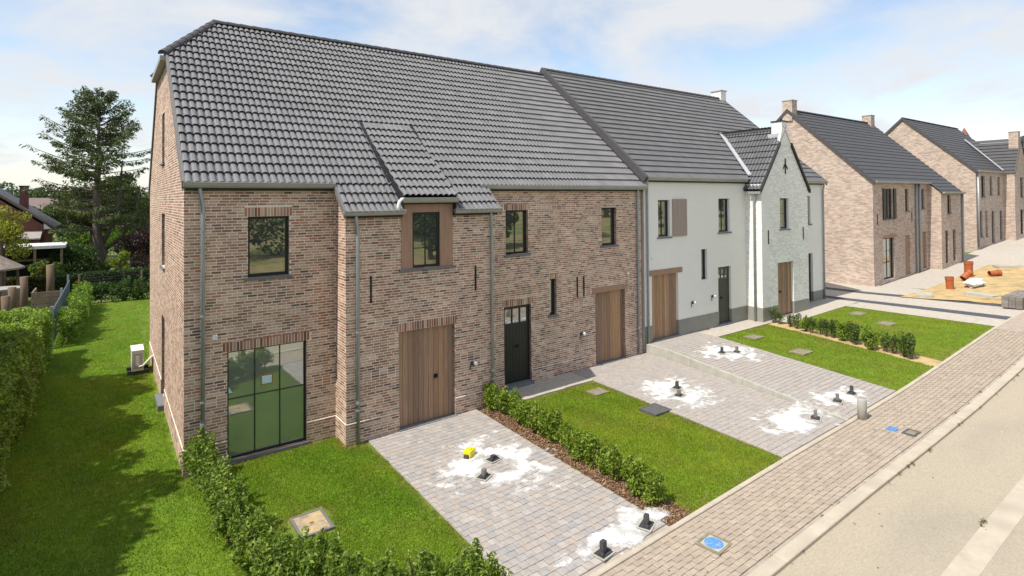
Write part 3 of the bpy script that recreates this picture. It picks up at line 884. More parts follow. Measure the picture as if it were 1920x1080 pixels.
# ================================================================== BRICK HOUSE
house = thing('brick_house', 'large brown brick house with dark hipped tile roof nearest the camera', 'house', (0, 0, 0))
PF = -0.70                                     # front of the projecting bay
ZE, SL = 5.95, 0.878                           # roof plane z = ZE + SL * y
RY = 5.45; RZ = ZE + SL * RY
W = Wall(PAL_B, W_B)
UX, NY, UY, NX = (1, 0, 0), (0, -1, 0), (0, 1, 0), (-1, 0, 0)
opA = [(0.79, 2.41, 0.05, 2.32), (1.19, 2.04, 3.84, 5.15)]
soA = [(0.70, 2.50, 2.32, 2.525), (1.12, 2.11, 5.15, 5.355)]
opB = [(4.35, 5.87, 0.03, 2.35), (4.42, 5.83, 3.82, 9)]
soB = [(4.29, 5.93, 2.35, 2.555)]
opC = [(7.89, 8.87, 0.15, 2.40), (7.97, 8.78, 3.88, 5.16), (9.58, 9.85, 1.95, 3.05), (11.48, 12.87, 0.10, 2.43), (11.81, 12.49, 3.93, 5.18)]
soC = [(7.83, 8.93, 2.40, 2.58), (7.92, 8.83, 5.16, 5.345), (9.52, 9.91, 3.05, 3.20)]
PL = 0.468
def with_plinth(o, u, n, lo, hi, top, op, so, z0=-0.3, ext=(0.016, 0.016), **k):
    W.panel((o[0], o[1], 0), u, n, lo, hi, PL, top, op, so, **k)
    e = 0.016
    oo = (o[0] + n[0] * e, o[1] + n[1] * e, 0)
    z0r = PL - round((PL - z0) / CH) * CH
    W.panel(oo, u, n, lo - ext[0], hi + ext[1], z0r, PL, op, (), **k)
    runs, x = [], lo - ext[0]
    for q in sorted([q for q in op if q[2] < PL < q[3]]):
        runs.append((x, q[0])); x = q[1]
    runs.append((x, hi + ext[1]))
    for a, b in runs:
        p = [W.P(oo, u, n, a, PL), W.P(oo, u, n, b, PL), W.P(oo, u, n, b, PL + 0.012, -e - 0.004), W.P(oo, u, n, a, PL + 0.012, -e - 0.004)]
        W.mort.poly(p)
with_plinth((0, 0), UX, NY, 0.0, 3.08, 5.90, opA, soA, ext=(0.016, -0.016))
def bay_return(x, n):
    W.panel((x, PF, 0), UY, n, lambda v: max(0.0, (v - ZE + 0.08) / SL + 0.70), 0.70, PL, 5.86, vbreaks=(5.27,))
    W.panel((x + n[0] * .016, PF, 0), UY, n, -0.016, 0.70, PL - 12 * CH, PL)
    W.mort.poly([(x + n[0] * .016, PF - .016, PL), (x + n[0] * .016, 0, PL), (x - n[0] * .004, 0, PL + .012), (x - n[0] * .004, PF - .016, PL + .012)])
bay_return(3.08, NX)
with_plinth((0, PF), UX, NY, 3.08, 7.12, 5.30, opB, soB)
bay_return(7.12, (1, 0, 0))
with_plinth((0, 0), UX, NY, 7.12, 13.70, 5.90, opC, soC, ext=(0, 0))
# gable end with clipped apex
GH = 9.28; DEP = 10.9
opG = [(4.6, 5.6, 0.06, 2.34), (4.6, 5.6, 3.69, 5.16), (4.7, 5.5, 6.55, 7.94)]
glo = lambda v: max(0.0, (v - ZE + 0.06) / SL); ghi = lambda v: DEP - glo(v)
W.panel((0, 0, 0), UY, NX, glo, ghi, PL, GH, opG, vbreaks=(ZE - 0.06,), proud=(.0004, .0008))
W.panel((-0.016, 0, 0), UY, NX, -0.016, DEP + 0.016, PL - 12 * CH, PL, opG, proud=(.0004, .0008))
W.mort.poly([(-0.016, -0.016, PL), (-0.016, 4.6, PL), (0.004, 4.6, PL + .012), (0.004, -.016, PL + .012)])
W.mort.poly([(-0.016, 5.6, PL), (-0.016, DEP, PL), (0.004, DEP, PL + .012), (0.004, 5.6, PL + .012)])
W.panel((0, DEP, 0), UX, (0, 1, 0), 0, 13.85, -0.3, 5.9, (), bricks=False)
W.panel((13.84, 0, 0), UY, (1, 0, 0), glo, ghi, -0.3, RZ - 0.15, (), vbreaks=(ZE - 0.06,), bricks=False)
W.build(house, M['brick'], M['mortar'], M['brick_reveal'], 300)

# roof body (deck under the tiles) and tiles
deck = MB()
e = -0.05
deck.poly([(0.0, -0.1, ZE - SL * 0.1 + e), (13.85, -0.1, ZE - SL * 0.1 + e), (13.85, RY, RZ + e), (1.3, RY, RZ + e), (0.0, (GH - ZE) / SL, GH + e)])
deck.poly([(3.05, -0.8, ZE - SL * 0.8 + e), (4.42, -0.8, ZE - SL * 0.8 + e), (4.42, -0.1, ZE - SL * 0.1 + e), (3.05, -0.1, ZE - SL * 0.1 + e)])
deck.poly([(5.83, -0.8, ZE - SL * 0.8 + e), (7.17, -0.8, ZE - SL * 0.8 + e), (7.17, -0.1, ZE - SL * 0.1 + e), (5.83, -0.1, ZE - SL * 0.1 + e)])
deck.poly([(0.0, DEP + .1, ZE - SL * 0.1 + e), (13.85, DEP + .1, ZE - SL * 0.1 + e), (13.85, RY, RZ + e), (1.3, RY, RZ + e), (0.0, DEP - (GH - ZE) / SL, GH + e)])
deck.poly([(-0.06, (GH - ZE) / SL - 0.05, GH - 0.05), (-0.06, DEP - (GH - ZE) / SL + 0.05, GH - 0.05), (1.3, RY, RZ)])
roof = deck.build('roof', M['lead'], house)
O, U, S, N, c_, s_ = frame_front(ZE, SL)
T1 = Tiles()
v_eave = -0.13 / c_
hip_y0 = (GH - ZE) / SL
def hipcut(v):
    y = v * c_
    return (0.0 if y < hip_y0 else 1.3 * (y - hip_y0) / (RY - hip_y0), 13.86)
rows = int(round((RY / c_ - v_eave) / TG))
T1.field(O, U, S, N, 0.0, 13.86, v_eave, rows, cut=hipcut)
for k in (1, 2, 3):
    T1.field(O, U, S, N, 3.03, 4.42, v_eave - k * TG, 1)
    T1.field(O, U, S, N, 5.83, 7.2, v_eave - k * TG, 1)
# shed dormer over the bay window: flatter strip rising out of the slope
DY0, DY1 = -0.88, 1.9
DZ1 = ZE + SL * DY1 + 0.02; DS = 0.748; DZ0 = DZ1 - DS * (DY1 - DY0)
Od, Ud, Sd, Nd, cd, sd = frame_front(DZ1 - DS * DY1, DS)
T1.field(Od, Ud, Sd, Nd, 4.42, 5.84, DY0 / cd, int((DY1 - DY0) / cd / TG), cut=None)
T1.build(roof, (0.172, 0.172, 0.178), 300, M['tile'])
dm = MB()
for x in (4.415, 5.845):
    dm.prism([Vector((x - 0.012, DY0 + .03, ZE + SL * DY0 - 0.05)), Vector((x - 0.012, DY0 + 0.03, DZ0 + 0.01)), Vector((x - 0.012, DY1 + 0.1, DZ1 + 0.05)), Vector((x - 0.012, DY1, DZ1 - 0.1))], (0.024, 0, 0))
dm.build('flashing', M['lead'], roof)
for x in (4.35, 5.87):
    fl = MB()
    for i in range(7):
        y = -0.1 + i * 0.28; z = ZE + SL * y
        n_ = Vector((0, -s_, c_)); d_ = Vector((0, c_, s_))
        fl.obox(Vector((x, y, z)) + n_ * 0.055, (0.075, 0, 0), d_ * 0.36, n_ * 0.03)
    fl.build('flashing', M['lead'], roof)
deck2 = MB().poly([(4.42, DY0 + .05, DZ0 - 0.02), (5.84, DY0 + .05, DZ0 - 0.02), (5.84, DY1, DZ1 - 0.02), (4.42, DY1, DZ1 - 0.02)]).build('dormer_deck', M['lead'], roof)
# half-hip tiles: simple courses on the small west slope
hp0, hp1 = hip_y0 - 0.05, DEP - hip_y0 + 0.05
hl = MB(); nst = 5
A0, A1, AP = Vector((-0.08, hp0, GH - 0.03)), Vector((-0.08, hp1, GH - 0.03)), Vector((1.3, RY, RZ + 0.02))
for i in range(nst):
    t0, t1 = i / nst, (i + 1) / nst
    a, b = A0.lerp(AP, t0), A1.lerp(AP, t0); c, d = A1.lerp(AP, min(1, t1 + .03)), A0.lerp(AP, min(1, t1 + .03))
    up_ = Vector((0, 0, 0.045))
    hl.poly([b + up_, a + up_, d, c]); hl.poly([a + up_, b + up_, b, a])
hl.build('hip_slope', M['ridge'], roof)
ridge_caps((1.28, RY, RZ + 0.05), (13.8, RY, RZ + 0.05), roof, M['ridge'])
ridge_caps((-0.12, hip_y0 - 0.05, GH + 0.03), (1.30, RY, RZ + 0.06), roof, M['ridge'], name='hip_tile', step=0.34, r=0.11)
ridge_caps((-0.12, DEP - hip_y0 + 0.05, GH + 0.03), (1.30, RY, RZ + 0.06), roof, M['ridge'], name='hip_tile', step=0.34, r=0.11)
# verges along the gable rake and the bay sides
vg = MB()
def rake(mb, x0, x1, ya, yb, z0, s, h0=-0.14, h1=0.06):
    pa = [Vector((x0, ya, z0 + s * ya + h0)), Vector((x0, ya, z0 + s * ya + h1)), Vector((x0, yb, z0 + s * yb + h1)), Vector((x0, yb, z0 + s * yb + h0))]
    mb.prism(pa, (x1 - x0, 0, 0))
rake(vg, -0.05, 0.012, -0.13, hip_y0, ZE, SL, -0.10, 0.065); vg.build('verge', M['grey_post'], roof)
for xv in (2.99, 7.195):
    vg = MB(); rake(vg, xv, xv + .045, -0.86, -0.1, ZE, SL, -0.12, 0.065); vg.build('verge', M['grey_post'], roof)
vr = MB()
vr.prism([Vector((-0.05, DEP + .13, ZE - .13 * SL - .1)), Vector((-0.05, DEP + .13, ZE - .13 * SL + .06)), Vector((-0.05, DEP - hip_y0, GH + .06)), Vector((-0.05, DEP - hip_y0, GH - .1))], (0.06, 0, 0))
vr.build('verge', M['grey_post'], roof)
# gable gutter under the half hip
gg = MB()
gg.box(-0.17, -0.06, hip_y0 - 0.05, DEP - hip_y0 + 0.05, GH - 0.16, GH - 0.04)
gg.box(-0.06, 0.0, hip_y0 - 0.02, DEP - hip_y0 + 0.02, GH - 0.16, GH - 0.06)
gg.build('gable_gutter', M['zinc_gutter'], house)
# eaves boards, gutters, pipes
for a, b, y, z in ((0.0, 3.06, 0.0, 5.73), (7.15, 13.7, 0.0, 5.73), (3.06, 4.42, PF, 5.10), (5.83, 7.15, PF, 5.10)):
    MB().box(a, b, y - 0.10, y - 0.012, z - 0.02, z + 0.16).build('soffit', M['frame'], house)
gutter(house, -0.02, 3.02, -0.10, 5.875); gutter(house, 7.02, 13.82, -0.10, 5.875)
gutter(house, 2.98, 4.46, PF - 0.10, 5.245); gutter(house, 5.80, 7.22, PF - 0.10, 5.245); gutter(house, 4.38, 5.88, PF - 0.13, 5.525)
MB().box(4.42, 5.83, PF - 0.12, PF, 5.38, 5.46).build('soffit', M['frame'], house)
MB().tube([(4.44, PF - 0.18, 5.50), (4.36, PF - 0.18, 5.50), (4.30, PF - 0.18, 5.44), (4.27, PF - 0.18, 5.34), (4.27, PF - 0.18, 5.22)], 0.04, 8).build('gutter_spout', M['white'], house, smooth=True)
downpipe(house, 0.33, 0, 5.77, 0.0); downpipe(house, 3.33, PF, 5.14, 0.0); downpipe(house, 6.98, PF, 5.14, 0.05); downpipe(house, 13.48, 0, 5.77, 0.12)
# bay-window surround in cedar
sb = MB()
T = TX(PF)
tb(sb, T, 4.42, 4.71, -0.015, 0.06, 3.82, 5.18); tb(sb, T, 5.46, 5.83, -0.015, 0.06, 3.82, 5.18); tb(sb, T, 4.42, 5.83, -0.015, 0.06, 5.18, 5.44)
sb.build('dormer_cladding', M['wood_panel'], house)
tb(MB(), T, 4.36, 5.90, -0.06, 0.02, 3.765, 3.82).build('dormer_sill', M['bluestone'], house)
window(house, T, 4.71, 5.46, 3.83, 5.18, 2, 3, depth=0.03, sill=False)
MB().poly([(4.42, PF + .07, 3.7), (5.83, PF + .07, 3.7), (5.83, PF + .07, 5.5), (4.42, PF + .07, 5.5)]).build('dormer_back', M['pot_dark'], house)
# facade windows and doors
T0 = TX(0)
big = window(house, T0, 0.79, 2.41, 0.05, 2.32, 3, 1, depth=0.07, fwid=0.035, glass=M['glass_big'], sill_z=0.05, hrows=[1.30])
tb(MB(), T0, 1.46, 1.72, 0.10, 0.104, 1.46, 1.70).build('notice_tape', M['tape'], big, label='brown tape behind the paper notice')
tb(MB(), T0, 1.49, 1.69, 0.096, 0.0995, 1.49, 1.66).build('paper_notice', M['paper'], big, label='pale blue paper notice taped to the glass')
MB().poly([(0.83, 0.099, 1.42), (0.91, 0.099, 1.42), (0.83, 0.099, 1.56)]).build('paper_scrap', M['paper'], big)
window(house, T0, 1.19, 2.04, 3.84, 5.15, 1, 1)
window(house, T0, 7.97, 8.78, 3.88, 5.16, 2, 1)
window(house, T0, 11.81, 12.49, 3.93, 5.18, 1, 1)
window(house, T0, 9.58, 9.85, 1.95, 3.05, 1, 1, fwid=0.045)
TGa = TG0(0)
for q in opG: window(house, TGa, q[0], q[1], q[2], q[3], 1, 1, sill=q[2] > 1)
MB().box(-0.16, 0.02, 4.5, 5.7, -0.15, 0.07).build('doorstep', M['bluestone'], house)
plank_door(house, TX(PF), 4.35, 5.87, 0.05, 2.35, 11, handle=(5.38, 1.10), handle_w=0.05)
plank_door(house, T0, 7.89, 8.87, 0.16, 2.40, 8, handle=(8.42, 1.20), top=1.84, paint=M['door_paint'], frame=0.05)
plank_door(house, T0, 11.48, 12.87, 0.13, 2.43, 11)
MB().box(11.36, 12.99, -0.02, 0.12, 2.431, 2.60).build('lintel', M['wood_panel'], house)
for x, y, a, b in ((3.66, PF, 3.12, 3.74), (6.50, PF, 3.12, 3.76), (10.70, 0, 2.38, 3.02), (10.98, 0, 2.38, 3.02)): anchor(house, x, y, a, b)
wall_outlet(house, 6.38, PF, 1.26); wall_outlet(house, 10.86, 0, 1.22)
for x, y, z in ((0.56, 0, 2.66), (13.02, 0, 2.95)):
    MB().box(x - .045, x + .045, y - .035, y + .01, z - .045, z + .045).build('wall_box', M['white'], house)

# ================================================================== WHITE HOUSE
wh = thing('white_house', 'white painted brick house with steep front gable and grey plinth', 'house', (13.86, 0, 0))
ZW, SW = 6.27, 0.86
RWZ = ZW + SW * RY; XR = 26.75
W = Wall(np.array([(0.80, 0.785, 0.74), (0.785, 0.77, 0.725), (0.815, 0.80, 0.755), (0.79, 0.775, 0.73)]), np.array([1.0, 1, 1, 1]), proud=(0.0008, 0.0036))
opD = [(14.24, 15.70, 0.40, 2.74), (14.62, 15.27, 4.08, 5.40), (18.25, 19.0, 4.10, 5.43), (17.10, 17.47, 2.33, 3.50), (18.17, 19.04, 0.45, 2.73)]
opE = [(21.54, 22.25, 4.13, 5.42), (21.30, 22.56, 0.50, 2.75)]
opF = [(25.10, 25.70, 0.55, 2.82), (25.05, 25.55, 4.2, 5.5)]
PW = 1.0
W.panel((0, 0, 0), UX, NY, 13.86, 20.13, PW, 6.2, opD, bricks=False)
W.panel((0, 0, 0), UX, NY, 23.87, XR, PW, 6.2, opF, bricks=False)
W.panel((20.13, PF, 0), UY, NX, 0, 0.7, PW, 6.0, ())
XA, ZA_ = 22.0, 8.28
EL = 5.85
elo = lambda v: 20.13 + max(0, (v - EL) / (ZA_ - EL)) * (XA - 20.13); ehi = lambda v: 23.87 - max(0, (v - EL) / (ZA_ - EL)) * (23.87 - XA)
W.panel((0, PF, 0), UX, NY, elo, ehi, PW, 8.22, opE, vbreaks=(EL,))
for o_, u_, n_, lo, hi, op in (((0, 0, 0), UX, NY, 13.86, 20.13, opD), ((0, 0, 0), UX, NY, 23.87, XR, opF), ((20.13, PF, 0), UY, NX, -0.02, 0.7, ()), ((0, PF, 0), UX, NY, 20.11, 23.89, opE)):
    pass
W.panel((23.87, PF, 0), UY, (1, 0, 0), 0, 0.7, 0.2, 6.0, (), bricks=False)
wlo = lambda v: max(0.0, (v - ZW + 0.06) / SW)
W.panel((XR, 0, 0), UY, (1, 0, 0), wlo, lambda v: DEP - wlo(v), 0.2, RWZ - .12, (), vbreaks=(ZW - .06,), bricks=False)
W.panel((13.87, 0, 0), UY, NX, wlo, lambda v: DEP - wlo(v), 0.1, RWZ - .12, (), vbreaks=(ZW - .06,), bricks=False)
W.panel((0, DEP, 0), UX, (0, 1, 0), 13.86, XR, 0.1, 6.2, (), bricks=False)
W.build(wh, M['white_brick'], M['white_mortar'], M['white_mortar'], 200)
# smooth grey plinth, 12 mm proud of the bricks
Wp = Wall(PAL_B, W_B)
for o_, u_, n_, lo, hi, op in (((0, -0.018, 0), UX, NY, 13.87, 20.13, opD), ((0, -0.018, 0), UX, NY, 23.87, XR, opF), ((20.112, PF, 0), UY, NX, -0.018, 0.682, ()), ((0, PF - 0.018, 0), UX, NY, 20.112, 23.888, opE)):
    Wp.panel(o_, u_, n_, lo, hi, 0.1, PW, op, bricks=False, reveal=0.12)
    x = lo
    for q in sorted([q for q in op if q[2] < PW < q[3]]) + [(hi, hi, 0, 0)]:
        if q[0] > x:
            Wp.mort.poly([Wp.P(o_, u_, n_, x, PW), Wp.P(o_, u_, n_, q[0], PW), Wp.P(o_, u_, n_, q[0], PW + .005, -.03), Wp.P(o_, u_, n_, x, PW + .005, -.03)])
        x = q[1]
pl = Wp.mort.build('plinth', M['plinth_paint'], wh)
for rv in Wp.rev: rv.build('plinth_reveal', M['plinth_paint'], pl)
# roof
Ow, Uw, Sw_, Nw, cw, sw = frame_front(ZW, SW)
dk = MB()
dk.poly([(13.84, -0.1, ZW - SW * .1 - .05), (XR + .1, -0.1, ZW - SW * .1 - .05), (XR + .1, RY, RWZ - .05), (13.84, RY, RWZ - .05)])
dk.poly([(13.84, DEP + .1, ZW - SW * .1 - .05), (XR + .1, DEP + .1, ZW - SW * .1 - .05), (XR + .1, RY, RWZ - .05), (13.84, RY, RWZ - .05)])
KX = (ZA_ - EL) / (XA - 20.13)                 # slope of the front gable roof
gx0 = 20.02; gz0 = ZA_ - KX * (XA - gx0)
for sgn in (-1, 1):
    dk.poly([(XA + sgn * (XA - gx0), PF - .04, gz0 + .02), (XA, PF - .04, ZA_ + .02), (XA, 2.6, ZA_ + .02), (XA + sgn * (XA - gx0), 0.2, gz0 + .02)])
wroof = dk.build('roof', M['lead'], wh)
TW1 = Tiles()
TW1.field(Ow, Uw, Sw_, Nw, 13.88, 13.88 + 22 * TW, -0.13 / cw, int(round((RY + .13) / cw / TG)))
nW = int(round((RY + .13) / cw / TG))
TW1.field(Ow, Uw, Sw_, Nw, 13.88 + 22 * TW, XR + 0.1, -0.13 / cw + 2 * TG, nW - 2)
TW1.field(Ow, Uw, Sw_, Nw, 23.6, XR + 0.1, -0.13 / cw, 2)
kc = 1 / math.hypot(1, KX); ks = KX * kc
yv = lambda z: max(0.0, (z - ZW) / SW)
# west slope of the front gable: along -Y, rising towards +X
def gcut(v):
    z = gz0 + 0.06 + v * ks
    return (0.0, PF * -1 + min(yv(z) + 0.03, 2.5) - 0.02)
glen = math.hypot(XA - gx0, ZA_ - gz0)
TW1.field((gx0, PF - .02, gz0 + .05), (0, 1, 0), (kc, 0, ks), (-ks, 0, kc), 0.0, 3.2, 0.0, int(round(glen / TG)), cut=gcut)
TW1.field((2 * XA - gx0, PF - .02, gz0 + .05), (0, 1, 0), (-kc, 0, ks), (ks, 0, kc), 0.0, 3.2, 0.0, int(round(glen / TG)), cut=gcut)
TW1.build(wroof, (0.12, 0.12, 0.126), 300, M['tile'])
ridge_caps((13.9, RY, RWZ + .05), (XR, RY, RWZ + .05), wroof, M['ridge'])
ridge_caps((XA, PF + .1, ZA_ + .09), (XA, 2.35, ZA_ + .09), wroof, M['ridge'], r=0.10)
vt = MB(); n_ = Vector((0, -sw, cw)); d_ = Vector((0, cw, sw))
for i in range(22):                            # verge tiles stepping over the lower roof
    p = Vector((13.76, -0.16, ZW - .16 * SW)) + d_ * (i * 0.34)
    MB().obox(p - n_ * 0.13, (0.14, 0, 0), d_ * 0.345 , n_ * 0.235).build('verge_tile', M['ridge'], wroof)
rk2 = MB(); rake(rk2, XR + .1, XR + .15, -0.16, RY, ZW, SW, -.12, .09); rk2.build('verge', M['ridge'], wroof)
gv = MB()
for sgn in (-1, 1):
    a = Vector((XA + sgn * (XA - gx0 + 0.02), PF - .09, gz0 - .06)); b = Vector((XA + sgn * 0.47, PF - .09, ZA_ - KX * .47 - .03))
    gv.prism([a, a + Vector((0, 0, .15)), b + Vector((0, 0, .15)), b], (0, 0.10, 0))
gv.build('gable_verge', M['frame'], wroof)
vf = MB()
pa, pb = Vector((20.36, -0.06, 6.36)), Vector((22.02, 2.36, 8.46))
vf.obox(pa + Vector((-.10, 0, .0)), pb - pa, (0.19, -0.04, 0.03), (0, 0, 0.045)); vf.build('valley', M['lead_light'], wroof)
# chimneys
ch = MB().box(21.76, 22.20, PF - .012, -0.26, 7.7, 8.66).build('chimney', M['white_mortar'], wh)
MB().prism([Vector((21.50, PF - .022, 7.68)), Vector((22.50, PF - .022, 7.68)), Vector((22.203, PF - .022, 8.35)), Vector((21.757, PF - .022, 8.35))], (0, .1, 0)).build('chimney_shoulder', M['white_mortar'], ch)
MB().box(21.73, 22.23, PF - .04, -0.23, 8.66, 8.71).build('chimney_cap', M['lead'], ch)
MB().box(21.66, 21.735, PF + .03, -0.15, 7.9, 8.16).build('chimney_flashing', M['lead_light'], ch)
ch2 = MB().box(26.45, 26.95, 5.25, 5.85, 10.3, 11.42).build('chimney', M['white_mortar'], wh)
MB().box(26.40, 27.0, 5.2, 5.9, 11.42, 11.47).build('chimney_cap', M['lead_light'], ch2)
vn = MB().box(24.9, 25.2, 1.05, 1.35, 6.9, 7.75).box(24.86, 25.24, 1.01, 1.39, 7.75, 7.8).build('roof_vent', M['frame'], wh)
# gutters and pipes
MB().box(13.9, 20.1, -.10, -.014, 6.04, 6.20).build('soffit', M['frame'], wh); MB().box(23.9, XR, -.10, -.014, 6.04, 6.20).build('soffit', M['frame'], wh)
gutter(wh, 13.86, 20.0, -0.10, 6.205); gutter(wh, 23.95, XR + .12, -0.10, 6.205)
g2 = MB().box(19.93, 20.05, PF - .06, -.24, gz0 - .10, gz0 + .0).build('gutter', M['zinc_gutter'], wh)
downpipe(wh, 13.97, 0, 6.1, 0.40); downpipe(wh, XR - .08, 0, 6.1, 0.5)
MB().tube([(20.06, -0.5, gz0 - .05), (20.06, -0.5, gz0 - .2), (20.06, -0.42, gz0 - .4), (20.06, -0.42, 0.42)], 0.045, 8).build('downpipe', M['zinc'], wh, smooth=True)
# openings
plank_door(wh, T0, 14.24, 15.70, 0.47, 2.74, 11)
MB().box(14.03, 15.92, -0.025, 0.1, 2.741, 2.93).build('lintel', M['wood_panel'], wh)
window(wh, T0, 14.62, 15.27, 4.08, 5.40, 2, 2); window(wh, T0, 18.25, 19.0, 4.10, 5.43, 2, 2); window(wh, T0, 17.10, 17.47, 2.33, 3.50, 1, 1, sill=False)
plank_door(wh, T0, 18.17, 19.04, 0.48, 2.73, 7, handle=(18.5, 1.5), top=2.22, paint=M['door_olive'], frame=0.05)
sh = MB()
for i in range(6):
    MB().box(15.40 + i * .135, 15.40 + i * .135 + .128, -0.05, -0.016, 4.07, 5.43).build('shutter_board', M['shutter'], wh)
TP = TX(PF)
window(wh, TP, 21.54, 22.25, 4.13, 5.42, 1, 2)
plank_door(wh, TP, 21.30, 22.56, 0.52, 2.75, 9, handle=(21.62, 1.5), threshold=False)
plank_door(wh, T0, 25.10, 25.70, 0.55, 2.82, 4, paint=M['door_paint'], threshold=False); window(wh, T0, 25.05, 25.55, 4.2, 5.5, 1, 1)
for x, a, b in ((20.6, 3.55, 4.12), (23.42, 3.6, 4.15)): anchor(wh, x, PF, a, b)
an = MB().box(XA - .03, XA + .03, PF - .03, PF + .01, 6.45, 7.1)
for sgn in (-1, 1): an.obox((XA, PF - .03, 6.92), (sgn * .17, 0, -.22), (0, .03, 0), (0, 0, -.06))
an.build('wall_anchor', M['black'], wh)
wall_outlet(wh, 16.5, 0, 1.55); wall_outlet(wh, 17.75, 0, 1.65)
MB().tube([(14.28, -.02, 3.35), (14.28, .01, 3.35)], .05, 10).build('wall_box', M['white'], wh)

# ================================================================== HOUSES FURTHER UP THE STREET
def strip_roof(parent, x0, x1, yb, yt, z0, s, m, name='roof', rows=None):
    c = 1 / math.hypot(1, s); n = rows or int((yt - yb) / c / 0.34)
    mb = MB()
    for i in range(n):
        ya, yc = yb + (yt - yb) * i / n, yb + (yt - yb) * (i + 1) / n
        mb.poly([(x0, ya, z0 + s * ya + .06), (x1, ya, z0 + s * ya + .06), (x1, yc, z0 + s * yc + .012), (x0, yc, z0 + s * yc + .012)])
        mb.poly([(x0, ya, z0 + s * ya), (x1, ya, z0 + s * ya), (x1, ya, z0 + s * ya + .06), (x0, ya, z0 + s * ya + .06)])
    return mb.build(name, m, parent)
def far_house(label, x0, x1, zg, eave, ry, rz, prot, openings_, chim, cross=None, group=None):
    h = thing('brick_house', label, 'house', (x0, 0, zg), group)
    s = (rz - eave) / ry; dep = 2 * ry
    Wf = Wall(PAL_B, W_B)
    main_op = [q[:4] for q in openings_ if q[4] == 0]
    Wf.panel((0, 0, 0), UX, NY, x0, x1, zg - .4, eave, main_op, bricks=False)
    lo = lambda v: max(0.0, (v - eave) / s)
    for xx, nn in ((x0, NX), (x1, (1, 0, 0))):
        Wf.panel((xx, 0, 0), UY, nn, lo, lambda v: dep - lo(v), zg - .4, rz - .02, (), vbreaks=(eave,), bricks=False)
    Wf.panel((0, dep, 0), UX, (0, 1, 0), x0, x1, zg - .4, eave, (), bricks=False)
    if prot:
        pa, pb, pe = prot
        po = [q[:4] for q in openings_ if q[4] == 1]
        if cross:
            ax, az = cross
            l2 = lambda v: pa + max(0, (v - pe) / (az - pe)) * (ax - pa); h2 = lambda v: pb - max(0, (v - pe) / (az - pe)) * (pb - ax)
            Wf.panel((0, PF, 0), UX, NY, l2, h2, zg - .4, az - .03, po, vbreaks=(pe,), bricks=False)
        else:
            Wf.panel((0, PF, 0), UX, NY, pa, pb, zg - .4, pe, po, bricks=False)
        for xx, nn in ((pa, NX), (pb, (1, 0, 0))):
            if cross: Wf.panel((xx, PF, 0), UY, nn, 0, .7, zg - .4, pe, (), bricks=False)
            else:
                Wf.panel((xx, PF, 0), UY, nn, lambda v: max(0, .7 + (v - eave) / s) if v > pe else 0, .7, zg - .4, eave, (), vbreaks=(pe,), bricks=False)
    wall = Wf.mort.build('wall', M['far_brick'], h)
    for rv in Wf.rev: rv.build('reveal', M['far_brick'], wall)
    led = MB().box(x0 - .025, x0, -.025, dep, zg - .35, zg + .5)
    led.box(x0, prot[0] if prot else x1, -.025, -.001, zg - .35, zg + .5) if not openings_ else None
    led.build('plinth', M['far_brick'], wall)
    r = strip_roof(h, x0 - .08, x1 + .08, -.14, ry, eave + .08, s, M['far_tile'])
    if prot and not cross: strip_roof(r, prot[0] - .08, x1 + .08, PF - .14, -.14, eave + .08, s, M['far_tile'], 'bay_roof', rows=3)
    MB().poly([(x0 - .08, dep + .14, eave + .08 - s * .14), (x1 + .08, dep + .14, eave + .08 - s * .14), (x1 + .08, ry, rz + .08), (x0 - .08, ry, rz + .08)]).build('back_slope', M['far_tile'], r)
    ridge_caps((x0, ry, rz + .12), (x1, ry, rz + .12), r, M['ridge'], r=.1, step=0.45)
    vv = MB(); rake(vv, x0 - .11, x0 - .05, -.16, ry, eave + .08, s, -.14, .09)
    vv.prism([Vector((x0 - .11, dep + .16, eave + .08 - .16 * s - .14)), Vector((x0 - .11, dep + .16, eave + .08 - .16 * s + .09)), Vector((x0 - .11, ry, rz + .17)), Vector((x0 - .11, ry, rz - .06))], (.06, 0, 0))
    vv.build('verge', M['ridge'], r)
    if cross:
        ax, az = cross
        k = (az - pe) / (ax - pa); g0 = pe - .08 * k
        cb = MB(); nrow = 11
        for sgn, xe in ((-1, pa), (1, pb)):
            for i in range(nrow):
                t0, t1 = i / nrow, (i + 1) / nrow
                q = []
                for t, lift in ((t0, .06), (t1, .012)):
                    xx = (xe + sgn * .08) * (1 - t) + ax * t; zz = (g0 * (1 - t) + az * t) + lift
                    yb_ = max(0.05, (zz - eave) / s)
                    q.append([(xx, PF - .06, zz + .05), (xx, yb_, zz + .05)])
                cb.poly([q[0][0], q[0][1], q[1][1], q[1][0]])
        cb.build('cross_roof', M['far_tile'], r)
        yv1 = (az - eave) / s
        MB().obox((pa - .15, -.02, pe + .2), Vector((ax, yv1, az + .12)) - Vector((pa - .02, -.02, pe + .1)), (.2, -.03, .02), (0, 0, .05)).build('valley', M['lead_light'], r)
        gv = MB()
        for sgn, xe in ((-1, pa), (1, pb)):
            a = Vector((xe + sgn * .1, PF - .08, pe - .08)); b = Vector((ax, PF - .08, az))
            gv.prism([a, a + Vector((0, 0, .14)), b + Vector((0, 0, .14)), b], (0, .08, 0))
        gv.build('gable_verge', M['ridge'], r)
    g = MB().box(x0, (prot[0] if prot else x1), -.24, -.11, eave - .07, eave + .03).build('gutter', M['zinc_gutter'], h)
    if prot and not cross: MB().box(prot[0] - .08, x1, PF - .24, PF - .11, pe - .07, pe + .03).build('gutter', M['zinc_gutter'], h)
